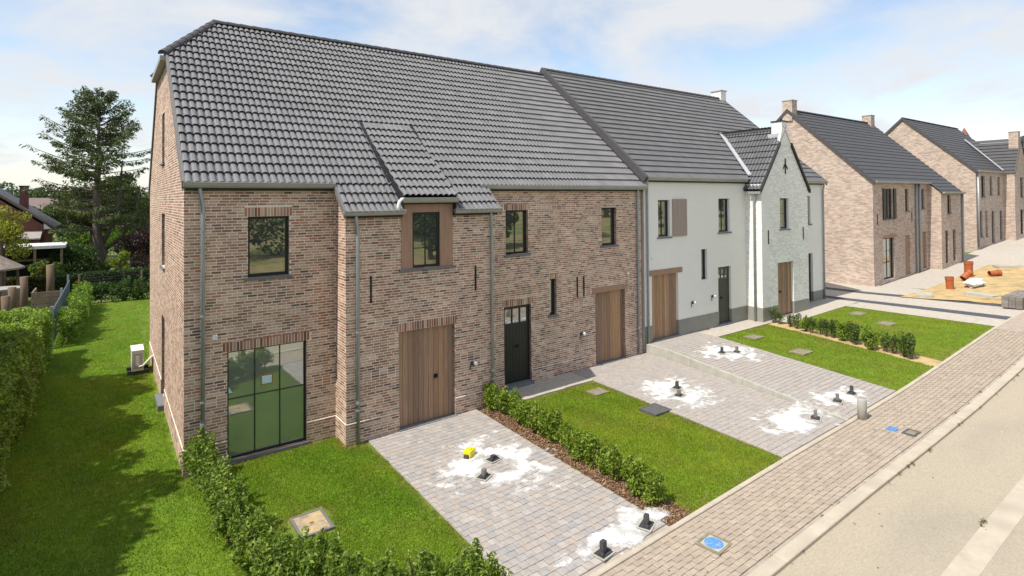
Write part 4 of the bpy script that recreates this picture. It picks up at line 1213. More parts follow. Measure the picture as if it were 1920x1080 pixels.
    for cx_, cy_, ct, cwid in chim:
        c = MB().box(cx_ - cwid / 2, cx_ + cwid / 2, cy_ - .3, cy_ + .3, rz - 2.4 if cy_ < 1 else rz - .6, ct).build('chimney', M['far_brick'], h)
        MB().box(cx_ - cwid / 2 - .03, cx_ + cwid / 2 + .03, cy_ - .33, cy_ + .33, ct, ct + .05).build('chimney_cap', M['concrete'], c)
    for q in openings_:
        T_ = TX(0 if q[4] == 0 else PF)
        if q[5] == 'w': window(h, T_, *q[:4], 2 if q[1] - q[0] > .8 else 1, 2 if q[1] - q[0] > .8 else 1, sill=True, depth=.1, fwid=.06)
        elif q[5] == 'f': window(h, T_, *q[:4], 2, 1, sill=False, depth=.1, fwid=.07, hrows=[q[2] + (q[3] - q[2]) * .68])
        else: plank_door(h, T_, *q[:4], 4, threshold=False, paint=M['frame'] if q[5] == 'dk' else None)
    return h
h3 = far_house('pale brown brick house with twin end chimneys beyond the white house', 32.4, 44.2, 0.62, 6.28, 4.6, 10.68, (40.35, 44.2, 5.66),
    [(33.95, 35.05, 4.18, 5.88, 0, 'w'), (36.83, 37.35, 4.58, 5.88, 0, 'w'), (39.35, 39.85, 4.68, 5.9, 0, 'w'), (33.65, 35.15, 0.80, 3.12, 0, 'f'), (36.71, 37.45, 0.80, 3.15, 0, 'd'),
     (39.36, 40.05, 1.0, 3.25, 0, 'd'), (41.45, 42.1, 4.34, 5.5, 1, 'w'), (41.0, 41.55, 1.25, 3.3, 1, 'dk'), (42.35, 42.9, 1.3, 3.3, 1, 'dk')],
    [(32.62, 4.6, 11.32, .6), (43.7, 4.6, 11.3, .6)])
for x0_ in (33.62, 35.07): MB().box(x0_, x0_ + .32, -.06, -.01, 4.16, 5.9).build('shutter', M['frame'], h3)
MB().box(33.5, 35.4, -.03, .08, 3.12, 3.3).build('lintel', M['wood_panel'], h3)
for x_ in (32.9, 37.75): anchor(h3, x_, 0, 3.9, 4.5)
for x_ in (38.3, 38.8): MB().tube([(x_, -.08, 6.2), (x_, -.08, 0.8)], .06, 8).build('downpipe', M['zinc'], h3, smooth=True)
MB().tube([(44.0, PF - .08, 5.6), (44.0, PF - .08, 1.0)], .06, 8).build('downpipe', M['zinc'], h3, smooth=True)
h4 = far_house('pale brick house with white valley line and cross gable at right edge', 49.8, 62.5, 1.6, 7.26, 4.54, 11.52, (56.6, 60.4, 7.2),
    [(51.0, 51.9, 5.35, 6.9, 0, 'w'), (53.1, 53.7, 5.5, 6.9, 0, 'w'), (55.1, 55.7, 5.5, 6.9, 0, 'w'), (50.6, 51.2, 2.4, 4.3, 0, 'w'), (51.9, 52.4, 2.4, 4.3, 0, 'w'),
     (53.4, 54.1, 1.8, 4.25, 0, 'dk'), (55.5, 56.2, 1.95, 4.25, 0, 'dk'), (58.2, 59.0, 5.3, 6.9, 1, 'w'), (58.0, 59.0, 2.3, 4.3, 1, 'f')],
    [(58.2, PF + .32, 10.55, .55)], cross=(58.5, 10.0))
MB().tube([(49.95, -.1, 7.2), (49.95, -.1, 1.7)], .07, 8).build('downpipe', M['zinc'], h4, smooth=True)
h5 = thing('brick_house', 'orange brick gable under dark roof at the far right edge', 'house', (75, 0, 2.4))
MB().box(75, 84, -8, 2.8, 2, 11.0).build('wall', M['orange_brick'], h5)
r5 = MB()
r5.prism([Vector((74.7, -8.4, 10.95)), Vector((74.7, 3.0, 10.95)), Vector((74.7, 2.9, 11.35)), Vector((74.7, -2.6, 13.4)), Vector((74.7, -8.3, 11.35))], (9.6, 0, 0))
r5.build('roof', M['far_tile'], h5)
sp = thing('brick_spire', 'slim red brown brick spire rising behind the far roofs', 'spire', (80, 8.7, 0))
MB().box(79.2, 80.8, 7.9, 9.5, 2, 10.9).build('tower', M['red_brick'], sp)
MB().add([(79, 7.7, 10.9), (81, 7.7, 10.9), (81, 9.7, 10.9), (79, 9.7, 10.9), (80, 8.7, 13.4)], [(0, 1, 4), (1, 2, 4), (2, 3, 4), (3, 0, 4), (3, 2, 1, 0)]).build('spire_roof', mat('spire_tile', (0.24, 0.10, 0.065), .8), sp)

# ------------------------------------------------------------------ foliage helpers
def unit(v): return v / np.maximum(np.linalg.norm(v, axis=1, keepdims=True), 1e-9)
def leaf_quads(P, L, Wd, up=0.3, fold=0.0, nrm=None, rng=RNG):
    """rhombic leaves at points P: (4n,3) vertices and (n,4) faces"""
    n = len(P)
    N = unit(rng.normal(size=(n, 3)) + np.array([0, 0, up]) + (0 if nrm is None else nrm))
    t = unit(np.cross(N, rng.normal(size=(n, 3)))); b = np.cross(N, t)
    L = np.broadcast_to(np.asarray(L, float), (n,))[:, None] * rng.uniform(0.7, 1.3, (n, 1)); Wd = np.broadcast_to(np.asarray(Wd, float), (n,))[:, None] * rng.uniform(0.8, 1.2, (n, 1))
    V = np.stack([P - t * L / 2, P + b * Wd / 2 - t * L * 0.08, P + t * L / 2 - N * L * 0.12, P - b * Wd / 2 - t * L * 0.08], 1).reshape(-1, 3)
    return V, np.arange(4 * n).reshape(-1, 4)
def pick(pal, n, vary=0.2, rng=RNG):
    pal = np.array(pal)
    return np.clip(pal[rng.integers(0, len(pal), n)] * rng.uniform(1 - vary, 1 + vary, (n, 1)), 0, 1)
def blob_points(n, lobes, shell=0.55, rng=RNG):
    """points in a union of ellipsoids (cx,cy,cz,rx,ry,rz), denser near their surface"""
    lobes = np.array(lobes, float)
    w = lobes[:, 3] * lobes[:, 4] + lobes[:, 4] * lobes[:, 5]; w /= w.sum()
    k = rng.choice(len(lobes), n, p=w)
    d = unit(rng.normal(size=(n, 3)))
    r = np.where(rng.random(n) < shell, rng.uniform(0.8, 1.06, n), rng.random(n) ** (1 / 2.2))
    return lobes[k, :3] + d * lobes[k, 3:] * r[:, None]
G_LAUREL = [(0.12, 0.19, 0.028), (0.15, 0.225, 0.034), (0.085, 0.14, 0.024), (0.20, 0.27, 0.04), (0.25, 0.31, 0.06)]
G_DARK = [(0.018, 0.035, 0.014), (0.028, 0.05, 0.018), (0.04, 0.065, 0.02), (0.05, 0.08, 0.028)]
G_LIGHT = [(0.12, 0.22, 0.025), (0.16, 0.26, 0.035), (0.09, 0.17, 0.02), (0.19, 0.27, 0.05)]
G_MID = [(0.05, 0.095, 0.022), (0.07, 0.12, 0.03), (0.035, 0.07, 0.018), (0.09, 0.14, 0.035)]
G_YEL = [(0.27, 0.26, 0.03), (0.2, 0.22, 0.03), (0.33, 0.29, 0.05), (0.14, 0.17, 0.03)]
G_PURP = [(0.05, 0.022, 0.03), (0.035, 0.02, 0.025), (0.07, 0.035, 0.045), (0.03, 0.03, 0.022)]
G_BROWN = [(0.12, 0.10, 0.04), (0.085, 0.085, 0.03), (0.06, 0.07, 0.025), (0.15, 0.12, 0.05)]
# ------------------------------------------------------------------ young hedge shrubs (individual plants)
def shrub_meshes(k, h, r, n, L, Wd, pal, seed):
    out = []
    for i in range(k):
        rg = np.random.default_rng(seed + i)
        lob = []
        for j in range(9):
            a = rg.uniform(0, 6.28); q = rg.uniform(0, r * 0.62); z = rg.uniform(0.25, 0.86) * h
            rr = r * rg.uniform(0.34, 0.6) * (1.1 - 0.35 * z / h)
            lob.append((q * math.cos(a), q * math.sin(a), z, rr, rr, rr * rg.uniform(0.9, 1.5)))
        for j in range(5):          # upright shoots
            a = rg.uniform(0, 6.28); q = rg.uniform(0, r * 0.7)
            lob.append((q * math.cos(a), q * math.sin(a), h * rg.uniform(0.8, 1.02), r * 0.16, r * 0.16, h * 0.14))
        P = blob_points(n, lob, 0.5, rg); P = P[P[:, 2] > 0.03]
        V, F = leaf_quads(P, L, Wd, 0.5, rng=rg)
        depth = np.clip(P[:, 2:3] / h, 0, 1)
        cols = pick(pal, len(P), 0.25, rg)
        fol = raw_mesh('foliage', V, F, M['leaf'], cols)
        mb = MB()
        for j in range(5):
            a = rg.uniform(0, 6.28)
            mb.tube([(0.02 * math.cos(a), 0.02 * math.sin(a), -0.05), (r * .3 * math.cos(a), r * .3 * math.sin(a), h * .45), (r * .5 * math.cos(a + .3), r * .5 * math.sin(a + .3), h * .85)], [.012, .008, .004], 5)
        me = bpy.data.meshes.new('stem'); me.from_pydata(mb.v, [], mb.f); me.materials.append(M['stem']); me.update()
        out.append((fol, me))
    return out
def plant_row(name, pts, meshes, label, group, cat='shrub', smin=0.9, smax=1.12):
    for i, (x, y) in enumerate(pts):
        z = float(gz(x, y)) - 0.02
        t = thing(name, label, cat, (x, y, z), group)
        s = random.uniform(smin, smax); t.scale = (s, s, s * random.uniform(0.92, 1.1)); t.rotation_euler = (0, 0, random.uniform(0, 6.28))
        fol, st = meshes[random.randrange(len(meshes))]
        link('foliage', fol, t); link('stem', st, t)
def along(ctrl, step, jit=0.04):
    out = []; c = [np.array(p, float) for p in ctrl]
    d = np.cumsum([0] + [np.linalg.norm(b - a) for a, b in zip(c[:-1], c[1:])])
    s = 0.0
    while s <= d[-1]:
        i = min(np.searchsorted(d, s, 'right') - 1, len(c) - 2); t = (s - d[i]) / (d[i + 1] - d[i])
        p = c[i] * (1 - t) + c[i + 1] * t + RNG.normal(0, jit, 2); out.append((float(p[0]), float(p[1]))); s += step
    return out
SH_A = shrub_meshes(6, 0.80, 0.34, 1250, 0.075, 0.034, G_LAUREL, 100)
SH_B = shrub_meshes(6, 0.60, 0.29, 900, 0.075, 0.034, [(0.15, 0.225, 0.026), (0.20, 0.28, 0.034), (0.11, 0.17, 0.024), (0.26, 0.32, 0.05)], 200)
SH_C = shrub_meshes(5, 0.62, 0.27, 420, 0.08, 0.032, [(0.09, 0.135, 0.035), (0.13, 0.18, 0.045), (0.07, 0.105, 0.03)], 300)
plant_row('hedge_shrub', along([(0.22, -0.35), (0.38, -2.0), (0.48, -3.4), (0.85, -4.8), (1.5, -5.75), (2.4, -6.35), (3.3, -6.75)], 0.34), SH_A,
          'leafy laurel shrub in the hedge bending round the nearest lawn', 'laurel hedge round the nearest lawn')
plant_row('hedge_shrub', along([(6.93, -0.75), (6.85, -3.5), (6.74, -6.55)], 0.33, 0.03), SH_B,
          'small bright green shrub in the bark strip beside the nearest paved drive', 'young hedge beside the paved drive')
plant_row('hedge_shrub', along([(20.45, -0.9), (20.0, -2.3)], 0.42, 0.06), SH_C,
          'sparse young shrub by the door of the white gable', 'sparse shrubs by the white gable', smin=.8, smax=1.0)
plant_row('hedge_shrub', along([(19.95, -2.5), (19.4, -4.4), (18.85, -6.5)], 0.30, 0.05), SH_C + SH_B[:2],
          'young shrub in the hedge row dividing the two far lawns', 'hedge between the far lawns', smin=.9, smax=1.1)
# ------------------------------------------------------------------ grass blades (stuff)
def grass(name, x0, x1, y0, y1, n, inside, label, h=0.036, dz=-0.03, pal=None):
    x = RNG.uniform(x0, x1, n); y = RNG.uniform(y0, y1, n)
    jx = (fbm(x * 3.1, y * 3.1, 31) - .5) * .26 + RNG.normal(0, .02, n); jy = (fbm(x * 3.1, y * 3.1, 57) - .5) * .26
    k = inside(x + jx, y + jy)
    edge = np.zeros(n, bool)
    if n < 150000:
        for ddx, ddy in ((.14, 0), (-.14, 0), (0, .14), (0, -.14)): edge |= ~inside(x + jx * 2 + ddx, y + jy * 2 + ddy)
    x, y, edge = x[k], y[k], edge[k]; n = len(x)
    z = gz(x, y) + dz
    a = RNG.uniform(0, 6.283, n); hh = h * RNG.uniform(0.5, 1.3, n) * (0.75 + 0.5 * fbm(x * 1.3, y * 1.3, 5)); w = RNG.uniform(0.005, 0.009, n)
    la = RNG.uniform(0, 6.283, n); ln = hh * RNG.uniform(0.2, 0.9, n)
    V = np.zeros((n, 3, 3))
    V[:, 0] = np.stack([x - np.cos(a) * w, y - np.sin(a) * w, z - .004], 1); V[:, 1] = np.stack([x + np.cos(a) * w, y + np.sin(a) * w, z - .004], 1)
    V[:, 2] = np.stack([x + np.cos(la) * ln, y + np.sin(la) * ln, z + hh], 1)
    pal = np.array(pal or [(0.145, 0.27, 0.009), (0.18, 0.305, 0.012), (0.105, 0.21, 0.007), (0.29, 0.325, 0.026)])
    t = np.clip((fbm(x * 0.8, y * 0.8, 9) - 0.38) * 3.4, 0, 1)[:, None]
    st = (0.5 + 0.5 * np.sin((x * 0.96 + y * 0.28) * 2 * math.pi / 1.1))[:, None] * 0.18
    col = pal[RNG.integers(0, 3, n)] * (1 - t * 0.48) + pal[3] * t * 0.48
    col = col * (0.88 + st) * RNG.uniform(0.8, 1.2, (n, 1))
    dry = RNG.random(n) < 0.04 + .45 * edge + 0.16 * np.clip(fbm(x * 1.7, y * 1.7, 21) - 0.55, 0, 1) * 4
    col[dry] = np.array((0.26, 0.22, 0.07)) * RNG.uniform(0.8, 1.2, (int(dry.sum()), 1))
    o = np_mesh(name, V.reshape(-1, 3), np.arange(3 * n).reshape(-1, 3), M['grass'], None, col)
    tag(o, label, 'grass', kind='stuff')
between = lambda L, R, ya, yb: (lambda x, y: (x > L(y)) & (x < R(y)) & (y < ya) & (y > yb))
grass('grass', 0.3, 3.6, -7, 0, 110000, lambda x, y: (x < A_(y) - .02) & (x > 0.3) & (y > EDGE + 0.03) & (y < np.where((x > 3.05), -.72, -.02)) & ~((np.abs(x - 1.6) < .33) & (np.abs(y + 3.17) < .45)), 'short green grass on the lawn in front of the big window')
grass('grass', -3.1, 0.32, -5, 26, 230000, lambda x, y: (x < np.where(y > -0.03, -0.05, 0.32)) & (hash2(np.floor(x * 997), np.floor(y * 991), 3) < np.clip(1.25 - (y + 5) / 30, .25, 1)), 'green grass on the side lawn between hedge and gable wall', h=0.04)
grass('grass', -0.1, 3.0, 10.95, 26, 26000, lambda x, y: x > -.06, 'green grass of the garden behind the gable wall', h=.04)
grass('grass', 6.9, 10.5, -7, -0.98, 80000, between(lambda y: C_(y) - .05, lambda y: D_(y) - .02, -0.99, EDGE + .02), 'mown green grass on the lawn beside the bark strip', pal=[(0.19, 0.265, 0.010), (0.225, 0.295, 0.014), (0.14, 0.21, 0.008), (0.33, 0.325, 0.03)])
grass('grass', 15.7, 20.1, -7, -0.95, 45000, between(lambda y: F_(y) + .02, G_, -0.99, EDGE + .02), 'mown green grass on the lawn before the white house', dz=-0.02, pal=[(0.19, 0.265, 0.010), (0.225, 0.295, 0.014), (0.14, 0.21, 0.008), (0.33, 0.325, 0.03)])
grass('grass', 19.2, 25.6, -7, -1.5, 45000, between(H_, lambda y: I_(y) - .02, -1.52, EDGE + .02), 'mown green grass on the far lawn beside the side street', dz=-0.02, pal=[(0.19, 0.265, 0.010), (0.225, 0.295, 0.014), (0.14, 0.21, 0.008), (0.33, 0.325, 0.03)])
# bark chips in the mulch strip
n = 7000
cx = RNG.uniform(0, 1, n); cyy = RNG.uniform(EDGE + .02, -0.76, n); xx = B_(cyy) + .03 + cx * (C_(cyy) - B_(cyy)); P = np.stack([xx, cyy, gz(xx, cyy) - .012 + RNG.uniform(0, .02, n)], 1)
V, F = leaf_quads(P, 0.05, 0.022, 1.2)
tag(np_mesh('bark_chips', V, F, M['paver'], None, pick([(0.22, 0.12, 0.065), (0.30, 0.18, 0.10), (0.14, 0.075, 0.045), (0.38, 0.26, 0.16)], n)), 'brown bark chips strewn in the strip under the small hedge', 'bark', kind='stuff')

# ------------------------------------------------------------------ big side hedge, trees and bushes
def surface_hedge(name, label, ctrl_x0, ctrl_x1, y0, y1, h, n, L, Wd, pal, seed=0, zb=None):
    rg = np.random.default_rng(seed); xa, xb = ctrl_x0, ctrl_x1
    side = rg.random(n); y = rg.uniform(y0, y1, n); x = np.zeros(n); z = np.zeros(n); nm = np.zeros((n, 3))
    a = side < .42; b = (side >= .42) & (side < .82); c = side >= .82
    bulge = lambda q, w: (fbm(q * 1.1, w * 1.3, seed, 4) - .5)
    z[a] = rg.uniform(0, h, a.sum()); x[a] = xb + bulge(y[a], z[a]) * .8 - .12 * (z[a] / h) ** 2; nm[a] = (1.0, 0, .3)
    x[b] = rg.uniform(xa, xb, b.sum()); z[b] = h + bulge(y[b], x[b]) * 1.1 - .25 * np.abs((x[b] - (xa + xb) / 2) / (xb - xa) * 2) ** 3; nm[b] = (0, 0, 1.1)
    z[c] = rg.uniform(0, h, c.sum()); x[c] = rg.uniform(xa, xb, c.sum()); nm[c] = (0, 0, .3)
    P = np.stack([x, y, z], 1) - nm * np.abs(rg.normal(0, .08, (n, 1))); P += rg.normal(0, .03, (n, 3))
    P[:, 2] += gz(P[:, 0], P[:, 1]) - .03
    root = thing(name, label, 'hedge', ((xa + xb) / 2, (y0 + y1) / 2, float(gz(xa, (y0 + y1) / 2))))
    V, F = leaf_quads(P, L, Wd, .2, nrm=nm * 0.9, rng=rg)
    t = fbm(P[:, 1] * .7, P[:, 2] * .9 + P[:, 0], seed + 4)[:, None]
    np_mesh('foliage', V, F, M['leaf'], root, pick(pal, n, .25, rg) * (.65 + .7 * t))
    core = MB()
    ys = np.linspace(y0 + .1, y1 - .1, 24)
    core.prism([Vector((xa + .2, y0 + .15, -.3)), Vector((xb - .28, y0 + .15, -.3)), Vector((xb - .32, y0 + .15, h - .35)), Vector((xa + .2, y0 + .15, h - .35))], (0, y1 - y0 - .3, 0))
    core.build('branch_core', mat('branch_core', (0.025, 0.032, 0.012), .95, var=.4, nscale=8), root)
    return root
surface_hedge('hedge', 'tall leafy hedge along the left edge of the side lawn', -4.9, -2.95, -6.0, 13.9, 1.78, 105000, 0.09, 0.05, [tuple(1.2 * v for v in c) for c in G_LAUREL], 3)
def bush(name, label, x, y, r, h, n, L, Wd, pal, seed, cat='bush', z=None, group=None, nl=10, trunk=0.0, flat=1.0, lobs=None, up=0.4, shell=.6, spread=.65):
    rg = np.random.default_rng(seed); z = float(gz(x, y)) if z is None else z
    lob = []
    for j in range(nl):
        a = rg.uniform(0, 6.28); q = r * spread * math.sqrt(rg.random()); zz = trunk + (h - trunk) * rg.uniform(.2, .82); rr = r * rg.uniform(.28, .5)
        lob.append((q * math.cos(a), q * math.sin(a) * flat, zz, rr, rr, rr * rg.uniform(.7, 1.0)))
    root = thing(name, label, cat, (x, y, z), group)
    P = blob_points(n, lob, shell, rg); P = P[P[:, 2] > .02]; V, F = leaf_quads(P, L, Wd, up, rng=rg)
    P2 = P * 1.0
    t = (.75 + .5 * fbm(P[:, 0] / r * 3 + 7, P[:, 2] / r * 3 + P[:, 1], seed))[:, None]
    np_mesh('crown', V + np.array((x, y, z)), F, M['leaf'], root, pick(pal, len(P), .25, rg) * t)
    mb = MB(); rt = max(.03, .045 * h)
    mb.tube([(x, y, z - .2), (x + .05, y, z + (trunk or h * .3)), (x, y, z + h * .6)], [rt, rt * .8, rt * .35], 8)
    for j in range(6):
        l = lob[j % nl]; mb.tube([(x, y, z + max(trunk * .9, h * .2)), (x + l[0] * .5, y + l[1] * .5, z + l[2] * .8), (x + l[0], y + l[1], z + l[2])], [rt * .5, rt * .3, rt * .12], 5)
    mb.build('trunk', M['bark'], root)
    return root
def conifer(x, y, z, H, R, label):
    rg = np.random.default_rng(77); root = thing('spruce_tree', label, 'tree', (x, y, z))
    tr = MB(); tr.tube([(x + .25, y, z - .3), (x + .15, y, z + 1.6), (x - .1, y, z + 3.2), (x - .15, y, z + 6), (x - .05, y, z + 10), (x, y, z + H - .3)], [.46, .40, .34, .25, .15, .03], 10)
    tr.tube([(x + .1, y, z + 2.4), (x + .9, y, z + 4.0), (x + 1.35, y + .2, z + 6.2), (x + 1.5, y + .2, z + 9.0)], [.2, .15, .11, .04], 7)
    tr.tube([(x + .15, y, z + 1.9), (x + 1.6, y - .1, z + 3.2), (x + 2.4, y - .1, z + 5.0), (x + 2.7, y, z + 7.0)], [.15, .11, .08, .03], 7)
    P, Dn, pos = [], [], []
    def spray(p, d, ln, w):
        k = max(3, int(ln / .09))
        for i in range(k):
            t = (i + rg.random()) / k; q = p + d * ln * t
            for sgn in (-1, 1):
                for rep in range(1 + (rg.random() < .6)):
                    sd = np.cross(d, [0, 0, 1]); sd = sd / (np.linalg.norm(sd) + 1e-6) * sgn
                    e = q + sd * rg.uniform(.02, w) * (1 - .55 * t) + np.array([0, 0, -rg.uniform(0, w * .75)])
                    P.append(e); Dn.append(d * .5 + sd * .6 + np.array([0, 0, -.55]) + rg.normal(0, .25, 3))
    zc = 3.6
    while zc < H - .3:
        f = (zc - 3.6) / (H - 3.6)
        rad = R * (np.interp(f, [0, .25, .5, .72, .88, 1], [.85, 1.0, .97, .72, .42, .06]))
        nb = 7 if f < .85 else 5
        for b in range(nb):
            if rg.random() < (.42 if zc < 8.5 else .24): continue
            a = rg.uniform(0, 6.28); ln = rad * rg.uniform(.6, 1.08); d = np.array([math.cos(a), math.sin(a), 0])
            rise = rg.uniform(.05, .34) + .5 * f ** 2
            pts = []
            for t in (0, .3, .6, .85, 1.0):
                pts.append(np.array([x, y, z + zc]) + d * ln * t + np.array([0, 0, ln * (rise * t - .28 * t * t * (1 - f) + .16 * t ** 4)]))
            tr.tube([Vector(p) for p in pts], [.055 * (1 - .6 * f), .042, .03, .018, .007], 5, cap=False)
            for i in range(4):
                p, q = pts[i], pts[i + 1]; dd = q - p; l = np.linalg.norm(dd); dd = dd / l
                if i == 0: continue
                w = (.55 if i < 3 else .32) * (1 - .35 * f)
                spray(p, dd, l, w)
                for s_ in (-1, 1):
                    for rep in range(2 if i < 3 else 1):
                        an = a + s_ * rg.uniform(.5, 1.0); bd = np.array([math.cos(an), math.sin(an), rg.uniform(-.25, .1)]); spray(p + dd * l * rg.random(), bd, rg.uniform(.35, .8) * (1 - .4 * f) * (1.15 if i < 3 else .7), .26)
        zc += rg.uniform(.30, .46)
    for k in range(14):
        a = rg.uniform(0, 6.28); spray(np.array([x, y, z + H - .6 + .05 * k]), np.array([math.cos(a) * .6, math.sin(a) * .6, .7]), rg.uniform(.25, .5), .1)
    P = np.array(P); D = unit(np.array(Dn)); n = len(P)
    sd = unit(np.cross(D, rg.normal(size=(n, 3)))); L = rg.uniform(.14, .30, (n, 1)); Wd = rg.uniform(.025, .05, (n, 1))
    V = np.stack([P, P + D * L * .4 + sd * Wd, P + D * L, P + D * L * .4 - sd * Wd], 1).reshape(-1, 3)
    np_mesh('crown', V, np.arange(4 * n).reshape(-1, 4), M['needle'], root, pick([(0.045, 0.07, 0.02), (0.06, 0.088, 0.024), (0.08, 0.108, 0.03), (0.11, 0.125, 0.04)], n, .25, rg))
    tr.build('trunk', M['bark'], root, smooth=True)
conifer(-1.75, 42, -0.4, 14.8, 4.3, 'tall ragged spruce with thick grey trunk behind the back garden')
# back-garden shrubs along the wire fence and beside the metal fence
SH_D = shrub_meshes(5, 1.05, 0.52, 900, 0.12, 0.06, G_MID, 400)
SH_E = shrub_meshes(5, 1.15, 0.5, 1000, 0.11, 0.055, G_LAUREL + G_LIGHT[:2], 500)
plant_row('garden_shrub', along([(-2.0, 26.4), (2.6, 26.0)], 0.55, .05), SH_D, 'mid green shrub before the wire fence at the end of the side lawn', 'shrubs along the wire fence')
plant_row('garden_shrub', along([(-2.5, 15.6), (-2.35, 20), (-2.25, 25.6)], 0.6, .06), SH_E, 'leafy green shrub growing against the blue grey metal fence', 'shrubs along the metal fence', smin=.95, smax=1.2)
def ch_hedge(name, label, x0, x1, y0, y1, h, n, pal, seed):
    rg = np.random.default_rng(seed); zb = float(gz((x0 + x1) / 2, y0)) - .1
    P = np.stack([rg.uniform(x0, x1, n), rg.uniform(y0, y1, n), rg.uniform(0, h, n)], 1)
    k = rg.integers(0, 3, n); P[k == 0, 2] = h + rg.normal(0, .04, (k == 0).sum()); P[k == 1, 1] = y0 + rg.normal(0, .05, (k == 1).sum()); P[:, 2] += zb
    V, F = leaf_quads(P, .11, .06, .3, rng=rg); r = thing(name, label, 'hedge', ((x0 + x1) / 2, (y0 + y1) / 2, zb))
    np_mesh('foliage', V, F, M['leaf'], r, pick(pal, n, .25, rg)); MB().box(x0 + .1, x1 - .1, y0 + .12, y1 - .1, zb - .2, zb + h - .1).build('branch_core', mat('core2', (0.02, 0.028, 0.012), .95, var=.4, nscale=8), r)
ch_hedge('hedge', 'dark clipped hedge crossing behind the wire fence', -4.1, 6, 31, 32, 1.25, 16000, G_DARK, 31)
ch_hedge('hedge', 'low clipped hedge with reddish top beside the thatched shelter', -8, -4.3, 33.2, 34, 1.1, 7000, G_DARK + [(0.20, 0.11, 0.03), (0.17, 0.15, 0.03)], 32)
bush('laurel_bush', 'broad dark glossy bush left of the spruce trunk', -3.0, 37.5, 1.9, 3.0, 7000, .17, .08, G_DARK + G_MID, 41, nl=12)
bush('purple_bush', 'dark purple bush between spruce trunk and gable wall', 1.2, 39, 2.3, 3.7, 9000, .15, .09, G_PURP, 42, nl=12)
bush('shrub', 'yellowish shrub beside the spruce trunk', -0.5, 37.2, .8, 2.3, 2000, .14, .07, G_YEL + G_LIGHT, 43)
bush('hedge_mass', 'bright green bush mass beyond the spruce', -3.4, 56, 3.8, 3.4, 9000, .2, .11, G_LIGHT, 44, nl=16, flat=.5)
bush('hedge_mass', 'bright green shrub between the spruce stems and purple bush', 1.5, 58, 3.0, 3.6, 6000, .2, .11, G_LIGHT, 45, nl=12)
bush('round_tree', 'round green tree behind the dark red bungalow', -6.2, 56, 2.2, 6.4, 8000, .2, .11, G_MID + G_LIGHT[:1], 46, nl=12, cat='tree', trunk=1.8)
bush('dark_tree', 'dark evergreen tree just behind the spruce on the left', -3.2, 62, 3.0, 7.2, 9000, .24, .12, G_DARK, 47, nl=14, cat='tree', trunk=1)
bush('brown_tree', 'olive brown broadleaf tree behind the spruce on the right', 1.6, 52, 3.4, 8.6, 14000, .2, .1, G_BROWN + G_MID, 48, nl=18, cat='tree', trunk=2.2, shell=.4)
bush('olive_tree', 'olive green tree filling in behind the lower spruce branches', -2.2, 50, 3.0, 7.4, 10000, .2, .1, G_BROWN + G_DARK, 49, nl=16, cat='tree', trunk=3.0, shell=.4)
bush('yellow_tree', 'yellow leaved young tree at the left edge', -6.4, 32, 1.6, 5.7, 5200, .15, .09, G_YEL, 50, nl=18, cat='tree', trunk=2.3, shell=.3, spread=.8)
bush('shrub', 'leafy green bush in front of the carport posts', -4.6, 34.8, 1.1, 2.2, 3500, .14, .08, G_MID + G_YEL[:1], 55)
bush('red_bush', 'purple flowering bush behind the dark purple bush', 0.6, 48, 1.0, 4.3, 2000, .16, .08, [(0.16, 0.07, 0.11), (0.12, 0.06, 0.09), (0.2, 0.12, 0.12)], 51)
for i, (x, y, r, h) in enumerate([(-62, 260, 14, 15), (-40, 270, 12, 13), (-24, 255, 10, 11), (-8, 262, 12, 14), (10, 265, 13, 13), (-80, 250, 16, 16)]):
    bush('distant_tree', 'hazy green tree on the far horizon', x, y, r, h, 2500, 1.1, .7, [(0.06, 0.10, 0.06), (0.08, 0.12, 0.07), (0.05, 0.08, 0.05)], 60 + i, cat='tree', group='trees on the horizon', z=-.5)
for i, (x, y, wd, col) in enumerate([(-33, 170, 12, (0.5, .47, .44)), (-17, 180, 10, (0.45, .3, .24)), (-48, 175, 12, (.4, .36, .34))]):
    hh = thing('distant_house', ['pale distant house with grey roof on the horizon', 'distant house with pinkish roof on the horizon', 'grey distant house at the far left horizon'][i], 'house', (x, y, -1.5))
    MB().box(x - wd / 2, x + wd / 2, y - 4, y + 4, -1.5, 3.5).build('wall', mat('far_wall%d' % i, col, .9), hh)
    MB().prism([Vector((x - wd / 2 - .3, y - 4.4, 3.5)), Vector((x - wd / 2 - .3, y + 4.4, 3.5)), Vector((x - wd / 2 - .3, y, 6.6))], (wd + .6, 0, 0)).build('roof', mat('far_roof%d' % i, (.2, .15, .14) if i == 1 else (.17, .17, .19), .8), hh)
# tall trees beyond the hedge: they shade the side lawn
for i, y in enumerate((-6.9, -5.3, -3.7, -2.1, -0.5, 1.1, 2.7, 4.3, 5.9, 7.6)):
    bush('garden_tree', 'tall leafy tree beyond the left hedge shading the side lawn', -6.6, y, 1.9, 8.35 + .4 * math.sin(i * 2.1), 14000, .24, .14, G_MID, 120 + i, cat='tree', group='trees beyond the left hedge', trunk=.3, nl=34, shell=.4)
# across the street: what the facade windows mirror
for i, (x, y, r, h) in enumerate([(2, -34, 3.0, 6.5), (8, -38, 4, 8), (15, -36, 3.4, 7), (22, -40, 4, 9), (31, -42, 4.2, 8), (42, -40, 4, 8), (-6, -40, 3.6, 7.5), (55, -42, 4, 9), (12, -26, 2.2, 4.2), (19, -27, 2.6, 5), (26, -28, 2.6, 5.4), (36, -29, 3, 6), (48, -30, 3, 6), (64, -32, 3.5, 7)]):
    bush('roadside_tree', 'bushy tree standing in the dry meadow across the road', x, y, r, h, 3500, .35, .2, G_MID + G_DARK, 80 + i, cat='tree', group='trees across the road', z=float(zs(x)) + .5)

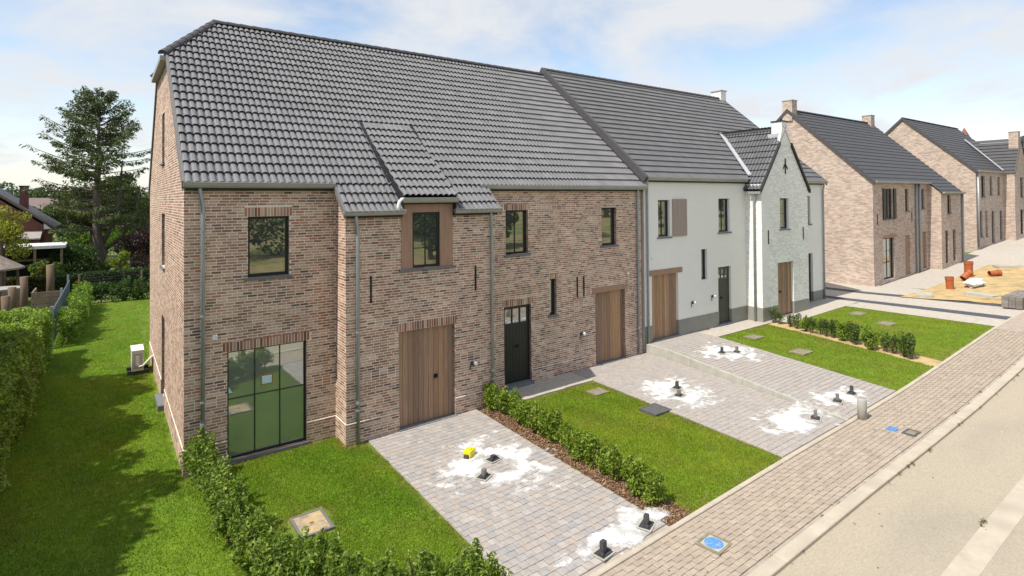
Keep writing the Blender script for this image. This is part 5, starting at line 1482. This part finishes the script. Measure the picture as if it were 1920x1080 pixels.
# ------------------------------------------------------------------ neighbour's garden on the left
nb = thing('bungalow', 'dark red brick bungalow with brown tiled roof and chimney', 'house', (-10, 49, -0.4))
sl_ = .78; ex, ez = -4.95, 3.7; ax_ = -10.5; az_ = ez + sl_ * (ex - ax_)
MB().prism([Vector((2 * ax_ - ex + .3, 45, -.6)), Vector((ex - .3, 45, -.6)), Vector((ex - .3, 45, ez - .1)), Vector((ax_, 45, az_ - .3)), Vector((2 * ax_ - ex + .3, 45, ez - .1))], (0, 8, 0)).build('wall', M['red_brick'], nb)
rb = MB()
for sgn in (-1, 1): rb.obox((ax_, 44.8, az_ - .12), (0, 8.4, 0), (sgn * (ex - ax_ + .35), 0, -sl_ * (ex - ax_ + .35)), (0, 0, .18))
rb = rb.build('roof', M['far_tile'], nb)
for i in range(16):
    t = i / 16; x = ax_ + (ex - ax_ + .35) * t; z = az_ - sl_ * (ex - ax_ + .35) * t
    MB().obox((x, 44.72, z - .02), (.37, 0, -.29), (0, .3, 0), (.05, 0, .14)).build('verge_tile', mat('verge_brown', (0.17, 0.135, 0.115), .8) if i == 0 else bpy.data.materials['verge_brown'], rb)
MB().prism([Vector((ex - .35, 44.74, ez - .35)), Vector((ex + .15, 44.74, ez - .35)), Vector((ex - .35, 44.74, ez + .12))], (0, .1, 0)).build('fascia', M['fascia'], nb)
cm = MB().box(-6.98, -6.45, 47, 47.6, 4.6, 6.75).build('chimney', M['red_brick'], nb); MB().box(-7.03, -6.4, 46.95, 47.65, 6.75, 6.85).build('chimney_cap', M['lead'], cm)
ln_ = MB().obox((-8.6, 43.2, 2.62), (3.2, 0, 0), (0, 1.8, .5), (0, 0, .1)).build('lean_to_roof', M['roof_grey'], nb)
MB().box(-8.5, -5.55, 43.4, 44.99, -.6, 2.65).build('lean_to_wall', M['red_brick'], nb)
MB().box(-5.9, -4.3, 41.2, 42.4, 1.2, 2.35).build('grey_box', M['zinc'], nb)
cpt = thing('carport', 'open carport with flat white edged roof', 'carport', (-6.5, 37.5, -0.3))
MB().box(-10, -3.55, 35.9, 39.5, 2.36, 2.56).build('roof', M['fascia'], cpt); MB().box(-9.9, -3.65, 39.2, 39.4, -.4, 2.36).build('shade_back_wall', M['pot_dark'], cpt)  # near-black back wall: the carport's inner shade is put into its colour
for x in (-5.15, -8.5, -3.75): MB().box(x - .07, x + .07, 36.0, 36.14, -.4, 2.36).build('post', M['plank_old'], cpt)
for z in (1.0, 1.4): MB().box(-9.8, -3.7, 38.0, 38.06, z, z + .16).build('rail', M['plank_old'], cpt)
gz_ = thing('thatched_shelter', 'small round shelter with thatched cone roof at left edge', 'shelter', (-6.6, 30, -.2))
rr_ = MB(); n = 12
ring = [(-6.6 + 1.5 * math.cos(2 * math.pi * k / n), 30 + 1.5 * math.sin(2 * math.pi * k / n), 1.78) for k in range(n)]; ring2 = [(p[0] * 1.0, p[1], 1.68) for p in ring]
rr_.add(ring + [(-6.6, 30, 2.75)] + ring2, [(k, (k + 1) % n, n) for k in range(n)] + [(n + 1 + k, n + 1 + (k + 1) % n, (k + 1) % n, k) for k in range(n)] + [tuple(range(2 * n, n, -1))]); rr_.build('roof', M['thatch'], gz_)
for a in (0.3, 1.9, 3.4, 5.2): MB().tube([(-6.6 + 1.2 * math.cos(a), 30 + 1.2 * math.sin(a), -.4), (-6.6 + 1.2 * math.cos(a), 30 + 1.2 * math.sin(a), 1.75)], .06, 7).build('post', M['log'], gz_)
tub = thing('wooden_tub', 'round wooden tub beside the thatched shelter', 'tub', (-5.75, 27.2, -.3))
for k in range(16):
    a = 2 * math.pi * k / 16; MB().obox((-5.75 + .72 * math.cos(a), 27.2 + .72 * math.sin(a), -.35), (-.27 * math.sin(a), .27 * math.cos(a), 0), (.06 * math.cos(a), .06 * math.sin(a), 0), (0, 0, 1.25)).build('stave', M['plank_old'], tub)
MB().tube([(-5.75, 27.2, .84), (-5.75, 27.2, .92)], .82, 20).build('lid', M['roof_grey'], tub)
for x, y, z1, r, lb in ((-3.85, 28, 1.95, .19, 'thick reddish brown log post before the clipped hedge'), (-4.75, 25.5, 1.62, .17, 'shorter pale log post near the wooden tub'), (-5.0, 23.5, 1.35, .17, 'small pale log post above the tall hedge'), (-4.75, 19.0, 1.5, .16, 'pale log post end sticking out of the tall hedge')):
    lg = thing('log_post', lb, 'post', (x, y, -.3)); MB().tube([(x, y, -.5), (x + .02, y, z1 * .5), (x, y, z1)], [r, r * .95, r], 10).build('log', M['log'], lg, smooth=True)
wb = thing('wooden_planter', 'low planter of weathered planks beside the metal fence', 'planter', (-3.7, 23, -.2))
for k in range(5): MB().box(-4.2, -3.1, 22.4, 22.46, -.3 + k * .29, -.3 + k * .29 + .27).build('plank', M['plank_old'], wb); MB().box(-4.2, -4.14, 22.47, 24.4, -.3 + k * .29, -.3 + k * .29 + .27).build('plank', M['plank_old'], wb)
mf = thing('metal_fence', 'blue grey metal slat fence beside the left hedge', 'fence', (-2.97, 15, 0))
nsl = 34
for k in range(nsl):
    t = k / (nsl - 1); y = 15 + 11 * t; x = -2.97 + .06 * t; z = float(gz(x, y))
    MB().box(x - .02, x + .02, y - .10, y + .10, z + .05, z + 1.42).build('slat', M['fence_metal'], mf)
for zz in (.3, 1.1): MB().obox((-3.03, 15, zz), (.06, 11, -.06), (.03, 0, 0), (0, 0, .05)).build('rail', M['fence_metal'], mf)
for y in (14.85, 20.5, 26.1): MB().box(-3.02, -2.92, y - .05, y + .05, -.3, 1.48).build('post', M['zinc'], mf)
wf = thing('wire_fence', 'wire mesh fence on round wooden posts behind the garden shrubs', 'fence', (-1, 27, 0))
for x in (-2.5, .45, 3.4): MB().tube([(x, 27, -.4), (x, 27, 1.4)], .06, 8).build('post', M['log'], wf)
wm = MB()
for z in np.arange(.1, 1.3, .15): wm.tube([(-2.5, 27, z), (3.4, 27, z)], .006, 4)
for x in np.arange(-2.5, 3.4, .15): wm.tube([(x, 27.01, .05), (x, 27.01, 1.25)], .005, 4)
tag(wm.build('mesh', M['dark_metal'], wf), kind='stuff')
lp = thing('lamp_post', 'slim pale lamp post beyond the purple bush', 'lamp post', (0.95, 62, -.5)); MB().tube([(0.95, 62, -.5), (0.95, 62, 5.6)], [.12, .08], 8).build('pole', M['zinc'], lp); MB().obox((0.8, 61.7, 5.6), (.3, 0, 0), (0, .6, 0), (0, 0, .15)).build('lamp_head', M['zinc'], lp)
ac = thing('heat_pump', 'cream outdoor heat pump unit standing by the gable wall', 'heat pump', (-0.42, 9.15, 0))
zc = float(gz(-.4, 9)) - .02
MB().box(-.60, -.28, 8.75, 9.6, zc + .12, zc + .76).build('casing', M['cream'], ac)
MB().box(-.615, -.265, 8.735, 9.615, zc + .76, zc + .785).build('lid', M['white'], ac)
for k in range(9): MB().box(-.57, -.31, 8.738, 8.75, zc + .2 + k * .055, zc + .225 + k * .055).build('grille_bar', M['roof_grey'], ac)
MB().box(-.50, -.40, 8.73, 8.748, zc + .3, zc + .6).build('valve_cover', M['cream'], ac)
MB().tube([(-.4, 8.74, zc + .25), (-.3, 8.62, zc + .3), (-.1, 8.7, zc + .5), (0.0, 8.8, zc + .55)], .03, 7).build('pipe', M['white'], ac, smooth=True)
for y in (8.85, 9.45): MB().box(-.72, -.12, y - .05, y + .05, zc - .02, zc + .12).build('foot', M['dark_metal'], ac)

# ------------------------------------------------------------------ things on the drives and pavement
def msquares(f, h):
    """filled region f>0 of a sampled field: polygons in grid coordinates"""
    ny, nx = f.shape; polys = []
    for j in range(ny - 1):
        for i in range(nx - 1):
            c = [(i, j, f[j, i]), (i + 1, j, f[j, i + 1]), (i + 1, j + 1, f[j + 1, i + 1]), (i, j + 1, f[j + 1, i])]
            if all(q[2] <= 0 for q in c): continue
            out = []
            for k in range(4):
                a, b = c[k], c[(k + 1) % 4]
                if a[2] > 0: out.append((a[0], a[1]))
                if (a[2] > 0) != (b[2] > 0):
                    t = a[2] / (a[2] - b[2]); out.append((a[0] + (b[0] - a[0]) * t, a[1] + (b[1] - a[1]) * t))
            if len(out) >= 3: polys.append([(p[0] * h, p[1] * h) for p in out])
    return polys
def dust_mat():
    """white sand thinning out to single grains at its rim; col holds the local amount of sand"""
    m = bpy.data.materials.new('white_sand_thin'); m.use_nodes = True
    N, L = m.node_tree.nodes, m.node_tree.links; b = N['Principled BSDF']; out = N['Material Output']
    b.inputs['Base Color'].default_value = (0.70, 0.695, 0.675, 1); b.inputs['Roughness'].default_value = 0.95
    g = N.new('ShaderNodeNewGeometry'); no = N.new('ShaderNodeTexNoise'); no.inputs['Scale'].default_value = 26; no.inputs['Detail'].default_value = 6; no.inputs['Roughness'].default_value = .75
    L.new(g.outputs['Position'], no.inputs['Vector'])
    a = N.new('ShaderNodeAttribute'); a.attribute_name = 'col'; sp_ = N.new('ShaderNodeSeparateColor'); L.new(a.outputs['Color'], sp_.inputs[0])
    ad = N.new('ShaderNodeMath'); L.new(no.outputs['Fac'], ad.inputs[0]); L.new(sp_.outputs[0], ad.inputs[1])
    mr = N.new('ShaderNodeMapRange'); mr.inputs[1].default_value = .74; mr.inputs[2].default_value = 1.2; L.new(ad.outputs[0], mr.inputs[0])
    tr = N.new('ShaderNodeBsdfTransparent'); mx = N.new('ShaderNodeMixShader')
    L.new(mr.outputs[0], mx.inputs[0]); L.new(tr.outputs[0], mx.inputs[1]); L.new(b.outputs[0], mx.inputs[2]); L.new(mx.outputs[0], out.inputs[0])
    bp = N.new('ShaderNodeBump'); bp.inputs['Strength'].default_value = .6; bp.inputs['Distance'].default_value = .02; L.new(no.outputs['Fac'], bp.inputs['Height']); L.new(bp.outputs[0], b.inputs['Normal'])
    return m
M['dust'] = dust_mat()
def white_patch(cx, cy, rx, ry, label, seed, ring=0.0, holes=(), thr=.0, streak=0):
    h = .03; nx, ny = int(3.2 * rx / h), int(3.2 * ry / h)
    X, Y = np.meshgrid(np.arange(nx) * h - 1.6 * rx, np.arange(ny) * h - 1.6 * ry)
    r = np.sqrt((X / rx) ** 2 + (Y / ry) ** 2)
    f = 1 - r + (fbm(X * 2.6 + seed * 9.1, Y * 2.6, seed, 4) - .5) * 1.5 + (fbm(X * 7 + seed, Y * 7, seed + 3, 4) - .5) * 1.5 - thr - .16
    if ring: f = np.minimum(f, (r - ring) * 2.2 + (fbm(X * 4, Y * 4, seed + 8) - .45) * 1.5)
    for hx, hy, hr in holes: f = np.minimum(f, (np.hypot(X - hx, Y - hy) - hr) * 4)
    amt = np.clip(.46 + f * .8, 0, .95)
    f = f + .28
    f[0] = f[-1] = -1; f[:, 0] = f[:, -1] = -1
    mb = MB()
    for p in msquares(f, h):
        pts = []
        i_, j_ = int(p[0][0] / h), int(p[0][1] / h); v = float(amt[min(j_, ny - 1), min(i_, nx - 1)])
        for q in p:
            x, y = cx - 1.6 * rx + q[0], cy - 1.6 * ry + q[1]
            pts.append((x, y, float(gz(x, y)) + .0115))
        mb.poly(pts, (v, v, v))
    o = mb.build('white_sand_patch', M['dust'])
    tag(o, label, 'sand', 'white sand patches on the drives', 'stuff')
def post_stub(x, y, label, rot=0.3, h=.2, mat_='grey_post'):
    z = float(gz(x, y)) + .012
    t = thing('post_stub', label, 'post base', (x, y, z), 'metal post stubs on the drives')
    t.rotation_euler = (0, 0, rot); t.scale = (.66, .66, .72)
    def lb(mb, *a): return mb.box(*[v + d for v, d in zip(a, (x, x, y, y, z, z))])
    hole = MB(); lb(hole, -.20, .20, -.15, .15, 0, .012); hole.build('base_plate', M['dark_metal'], t)
    rim = MB()
    for q in ((-.24, .24, -.19, -.152), (-.24, .24, .152, .19), (-.24, -.202, -.152, .152), (.202, .24, -.152, .152)): lb(rim, *q, 0, .018)
    rim.build('rim', M['concrete'], t)
    up_ = MB(); lb(up_, -.09, .05, -.06, .05, .012, h); lb(up_, -.088, .048, -.058, .048, h, h + .012); up_.build('upright', M[mat_], t)
    br = MB(); lb(br, -.16, -.10, -.10, .04, .012, .07); br.build('bracket', M['dark_metal'], t)
    br = MB(); lb(br, .06, .17, -.03, .10, .012, .06); br.build('bracket', M['dark_metal'], t)
    br = MB(); lb(br, -.04, .12, -.14, -.085, .012, .035); br.build('bracket', M['dark_metal'], t)
white_patch(5.2, -3.45, .95, .95, 'large white sand patch on the nearest drive round two post stubs', 2, .38, ((-.4, -.25, .2), (.12, .22, .2)), thr=-.12)
white_patch(5.35, -6.55, .95, .36, 'white sand patch at the street end of the nearest drive', 5, 0, ((-.3, -.2, .2),), thr=.18)
white_patch(6.0, -6.55, .5, .42, 'small white sand patch round the corner stub near the bark strip', 8, 0, ((.1, -.2, .2),), thr=.1)
white_patch(11.5, -3.2, .8, .8, 'white sand ring round two stubs on the middle drive', 12, .25, ((.1, .1, .18), (-.2, -.2, .18)), thr=-.2)
white_patch(11.9, -6.2, 1.0, .6, 'white sand patch at the street end of the middle drive', 15, 0, ((.5, -.1, .2),), thr=.05)
white_patch(15.3, -2.35, .85, .8, 'white sand patch round two stubs on the white house drive', 18, .2, ((0, 0, .15),), thr=-.05)
white_patch(14.3, -6.25, .9, .5, 'white sand patch beside the bollard on the white house drive', 21, 0, ((-.4, -.05, .18), (.4, 0, .15)), thr=.02)
post_stub(4.80, -3.68, 'grey post stub nearest the yellow box on the nearest drive', .5)
post_stub(5.33, -3.22, 'low dark post stub behind on the nearest drive', .2, .12, 'dark_metal')
post_stub(5.02, -6.75, 'dark upright post stub at the near street edge of the nearest drive', .15, .27, 'dark_metal')
post_stub(6.08, -6.70, 'dark post stub in framed hole at the drive corner by the bark strip', .4, .25, 'dark_metal')
post_stub(11.72, -2.98, 'rear dark post stub in the white ring on the middle drive', .3, .24, 'dark_metal')
post_stub(11.28, -3.38, 'front brownish post stub in the white ring on the middle drive', .3, .2)
post_stub(12.45, -6.42, 'single grey post stub at the street end of the middle drive', .4, .25)
post_stub(15.05, -2.2, 'left dark post stub on the white house drive near the wall', .3, .24, 'dark_metal')
post_stub(15.50, -2.45, 'right post stub on the white house drive near the wall', .3, .24)
post_stub(13.85, -6.30, 'pale post stub left of the bollard on the white house drive', .3, .25)
post_stub(14.65, -6.30, 'thin dark post stub by the street on the white house drive', .2, .27, 'dark_metal')
yb_ = thing('yellow_box', 'bright yellow plastic box lying on the nearest drive', 'box', (5.02, -2.76, float(gz(5.02, -2.76)) + .01)); yb_.rotation_euler = (0, 0, .55)
zb_ = BASE[yb_.name].z
MB().box(5.02 - .12, 5.02 + .12, -2.76 - .08, -2.76 + .08, zb_, zb_ + .13).build('case', M['yellow'], yb_); MB().box(5.02 - .05, 5.02 + .05, -2.76 - .05, -2.76 + .06, zb_ + .13, zb_ + .155).build('lid', M['yellow'], yb_); MB().box(5.02 - .17, 5.02 - .121, -2.76 - .05, -2.76 + .05, zb_, zb_ + .07).build('plug', M['dark_metal'], yb_)
bz = float(zs(13.2))
bo = thing('bollard', 'short grey beige concrete bollard on the pavement edge', 'bollard', (13.25, -7.12, bz))
MB().tube([(13.25, -7.12, bz - .1), (13.25, -7.12, bz + .46), (13.25, -7.12, bz + .49)], [.098, .098, .085], 20).build('post', M['concrete'], bo, smooth=True)
MB().tube([(13.25, -7.12, bz + .49), (13.25, -7.12, bz + .51)], [.083, .07], 20).build('cap', mat('bollard_cap', (.3, .29, .24), .8), bo)
def cover(name, x, y, lx, ly, label, m, rim='bluestone', rot=0, dz=0.006, cat='cover', keyhole=True):
    z = float(gz(x, y)) + dz
    t = thing(name, label, cat, (x, y, z)); t.rotation_euler = (0, 0, rot)
    fr = MB(); w = .045
    for q in ((-lx / 2, lx / 2, -ly / 2, -ly / 2 + w), (-lx / 2, lx / 2, ly / 2 - w, ly / 2), (-lx / 2, -lx / 2 + w, -ly / 2 + w, ly / 2 - w), (lx / 2 - w, lx / 2, -ly / 2 + w, ly / 2 - w)):
        fr.box(x + q[0], x + q[1], y + q[2], y + q[3], z - .05, z + .016)
    fr.build('rim', M[rim], t)
    MB().box(x - lx / 2 + w + .004, x + lx / 2 - w - .004, y - ly / 2 + w + .004, y + ly / 2 - w - .004, z - .05, z + .010).build('lid', M[m], t)
    if keyhole: MB().box(x - .03, x + .03, y - .025, y + .025, z + .0105, z + .016).build('key_plate', M['orange_pipe'], t)
    return t
cover('inspection_cover', 1.60, -3.17, .56, .72, 'sandy inspection cover with grey frame in the nearest lawn', 'cover_tan', 'grey_post', dz=.0)
cover('inspection_cover', 9.85, -1.75, .5, .42, 'weathered inspection cover in the middle lawn near the path', 'cover_mix', 'cover_mix', dz=-.005, keyhole=False)
cover('inspection_cover', 10.02, -3.62, .62, .55, 'plain dark grey cover on the edge of the middle lawn', 'cover_grey', 'cover_grey', dz=.012, keyhole=False)
cover('inspection_cover', 17.7, -1.75, .6, .5, 'brownish cover near the path in the lawn before the white house', 'cover_mix', 'cover_mix', dz=.0, keyhole=False)
cover('inspection_cover', 17.2, -3.7, .65, .5, 'brownish cover in the middle of the lawn before the white house', 'cover_mix', 'cover_mix', dz=.0, keyhole=False)
cover('inspection_cover', 24.1, -2.6, .65, .5, 'brownish cover near the corner of the far lawn', 'cover_mix', 'cover_mix', dz=.0, keyhole=False)
cover('inspection_cover', 22.9, -4.1, .65, .5, 'brownish cover in the middle of the far lawn', 'cover_mix', 'cover_mix', dz=.0, keyhole=False)
def disc(t, x, y, z, r, m, name, n=20):
    MB().tube([(x, y, z), (x, y, z + .005)], r, n).build(name, m, t)
c1 = cover('valve_cover', 6.53, -7.68, .42, .42, 'square grey valve cover painted blue in the nearby pavement', 'concrete', 'cover_mix', rot=.1, keyhole=False); disc(c1, 6.53, -7.68, float(gz(6.53, -7.68)) + .017, .145, M['blue'], 'blue_mark')
c2 = cover('valve_cover', 13.15, -7.78, .20, .20, 'small blue valve cover near the bollard', 'blue', 'blue', keyhole=False)
c3 = cover('drain_grate', 13.25, -8.12, .36, .26, 'dark drain grate in the pavement near the bollard', 'cover_mix', 'cover_grey', keyhole=False)
c4 = cover('valve_cover', 5.62, -8.12, .16, .16, 'tiny pale blue valve cover at the lower pavement edge', 'paper', 'kerb', keyhole=False)
# building materials on the sandy plot
def pipe(x, y, z, d, L, r, label):
    t = thing('drain_pipe', label, 'pipe', (x, y, z)); d = Vector(d).normalized(); p = Vector((x, y, z))
    mb = MB().tube([p, p + d * L], r, 14, cap=False); mb.tube([p + d * (L - .002), p + d * (L - .1)], r * .86, 14, cap=False); mb.build('pipe', M['orange_pipe'], t, smooth=True)
    MB().tube([p + d * (L - .16), p + d * L * 1.001], r * 1.1, 14, cap=False).build('collar', M['orange_pipe'], t, smooth=True); MB().tube([p + d * (L * .55), p + d * (L * .56)], r * .97, 14).build('inside', M['pot_dark'], t)
ps = lambda x, y: float(gz(x, y)) + .02
pipe(33.0, -3.2, ps(33.0, -3.2) - .15, (0, .05, 1), .75, .17, 'orange drain pipe standing upright nearest the street')
pipe(37.5, -2.75, ps(37.5, -2.75) - .15, (0, 0, 1), 1.0, .20, 'tall orange drain pipe standing upright by the far end')
pipe(35.8, -2.95, ps(35.8, -2.95) + .14, (.5, -.3, .45), .55, .16, 'tilted orange drain pipe between the two upright pipes')
pipe(37.9, -3.55, ps(37.9, -3.5) + .16, (.7, -.7, .1), .55, .15, 'orange drain pipe lying on its side')
bg = thing('white_bag', 'crumpled white sack lying on the sand among the pipes', 'bag', (34.1, -3.9, ps(34.1, -3.9)))
rg = np.random.default_rng(5); vs = []; nu, nv = 14, 8
for j in range(nv + 1):
    for i in range(nu):
        a = 2 * math.pi * i / nu; b = math.pi * j / nv; r = 1 + .25 * rg.normal() * math.sin(b)
        vs.append((34.1 + .75 * r * math.cos(a) * math.sin(b), -3.9 + .35 * r * math.sin(a) * math.sin(b), ps(34.1, -3.9) + .18 + .24 * r * math.cos(b)))
mbg = MB().add(vs, [(j * nu + i, j * nu + (i + 1) % nu, (j + 1) * nu + (i + 1) % nu, (j + 1) * nu + i) for j in range(nv) for i in range(nu)]); mbg.build('sack', M['white'], bg)
st = thing('paver_stack', 'stack of grey brown paving stones at the street corner', 'paver stack', (29.2, -6.6, ps(29.2, -6.6)))
sp_me = None
for k in range(3):
    for i in range(8):
        for j in range(3):
            x0_, y0_, z0_ = 28.3 + i * .31, -6.9 + j * .22, ps(29, -6.6) - .02 + k * .15
            b = MB().box(x0_, x0_ + .30, y0_, y0_ + .21, z0_, z0_ + .145); c = random.uniform(.8, 1.2)
            b.c = [(.21 * c, .185 * c, .165 * c)] * len(b.c); b.build('paving_stone', M['paver'], st)
for i, (x, y, lb_) in enumerate(((30.2, -3.0, 'pale flat slab lying at the near edge of the sand'), (31.2, -4.9, 'pale flat slab half buried in the sand by the street'), (42.0, -3.4, 'pale slab at the far end of the sand'))):
    s_ = thing('stone_slab', lb_, 'slab', (x, y, ps(x, y))); s_.rotation_euler = (0, 0, .3 + i)
    MB().box(x - .6, x + .6, y - .3, y + .3, ps(x, y) - .05, ps(x, y) + .09).build('slab', M['concrete'], s_)

# weeds in the kerb joints and small litter on the lawns
P = []
for i in range(46):
    x = random.uniform(5, 26); y = random.choice((KERB1 - .02, KERB1 - .02, -10.06, KERB0 + .01)) + random.gauss(0, .02); k = random.randint(4, 14)
    P.append(np.stack([x + RNG.normal(0, .035, k), y + RNG.normal(0, .02, k), zs(np.full(k, x)) - .03 + RNG.uniform(0, .05, k)], 1))
P = np.concatenate(P); V, F = leaf_quads(P, .05, .018, .3)
tag(np_mesh('weeds', V, F, M['leaf'], None, pick([(0.10, 0.13, 0.03), (0.17, 0.15, 0.06), (0.13, 0.10, 0.05)], len(P))), 'tiny weeds growing along the kerb joints', 'weeds', kind='stuff')
n = 260
xx = RNG.uniform(4.6, 24, n); yy = np.where(RNG.random(n) < .5, RNG.uniform(-13, KERB1, n), RNG.uniform(KERB0, EDGE, n)); P = np.stack([xx, yy, zs(xx) + np.where(yy < KERB1, -.044, .012)], 1)
V, F = leaf_quads(P, .045, .03, 6.0)
tag(np_mesh('grit', V, F, M['paver'], None, pick([(0.2, 0.15, 0.11), (0.13, 0.1, 0.08), (0.5, 0.45, 0.38)], n)), 'small stones and crumbs scattered over road and pavement', 'grit', kind='stuff')
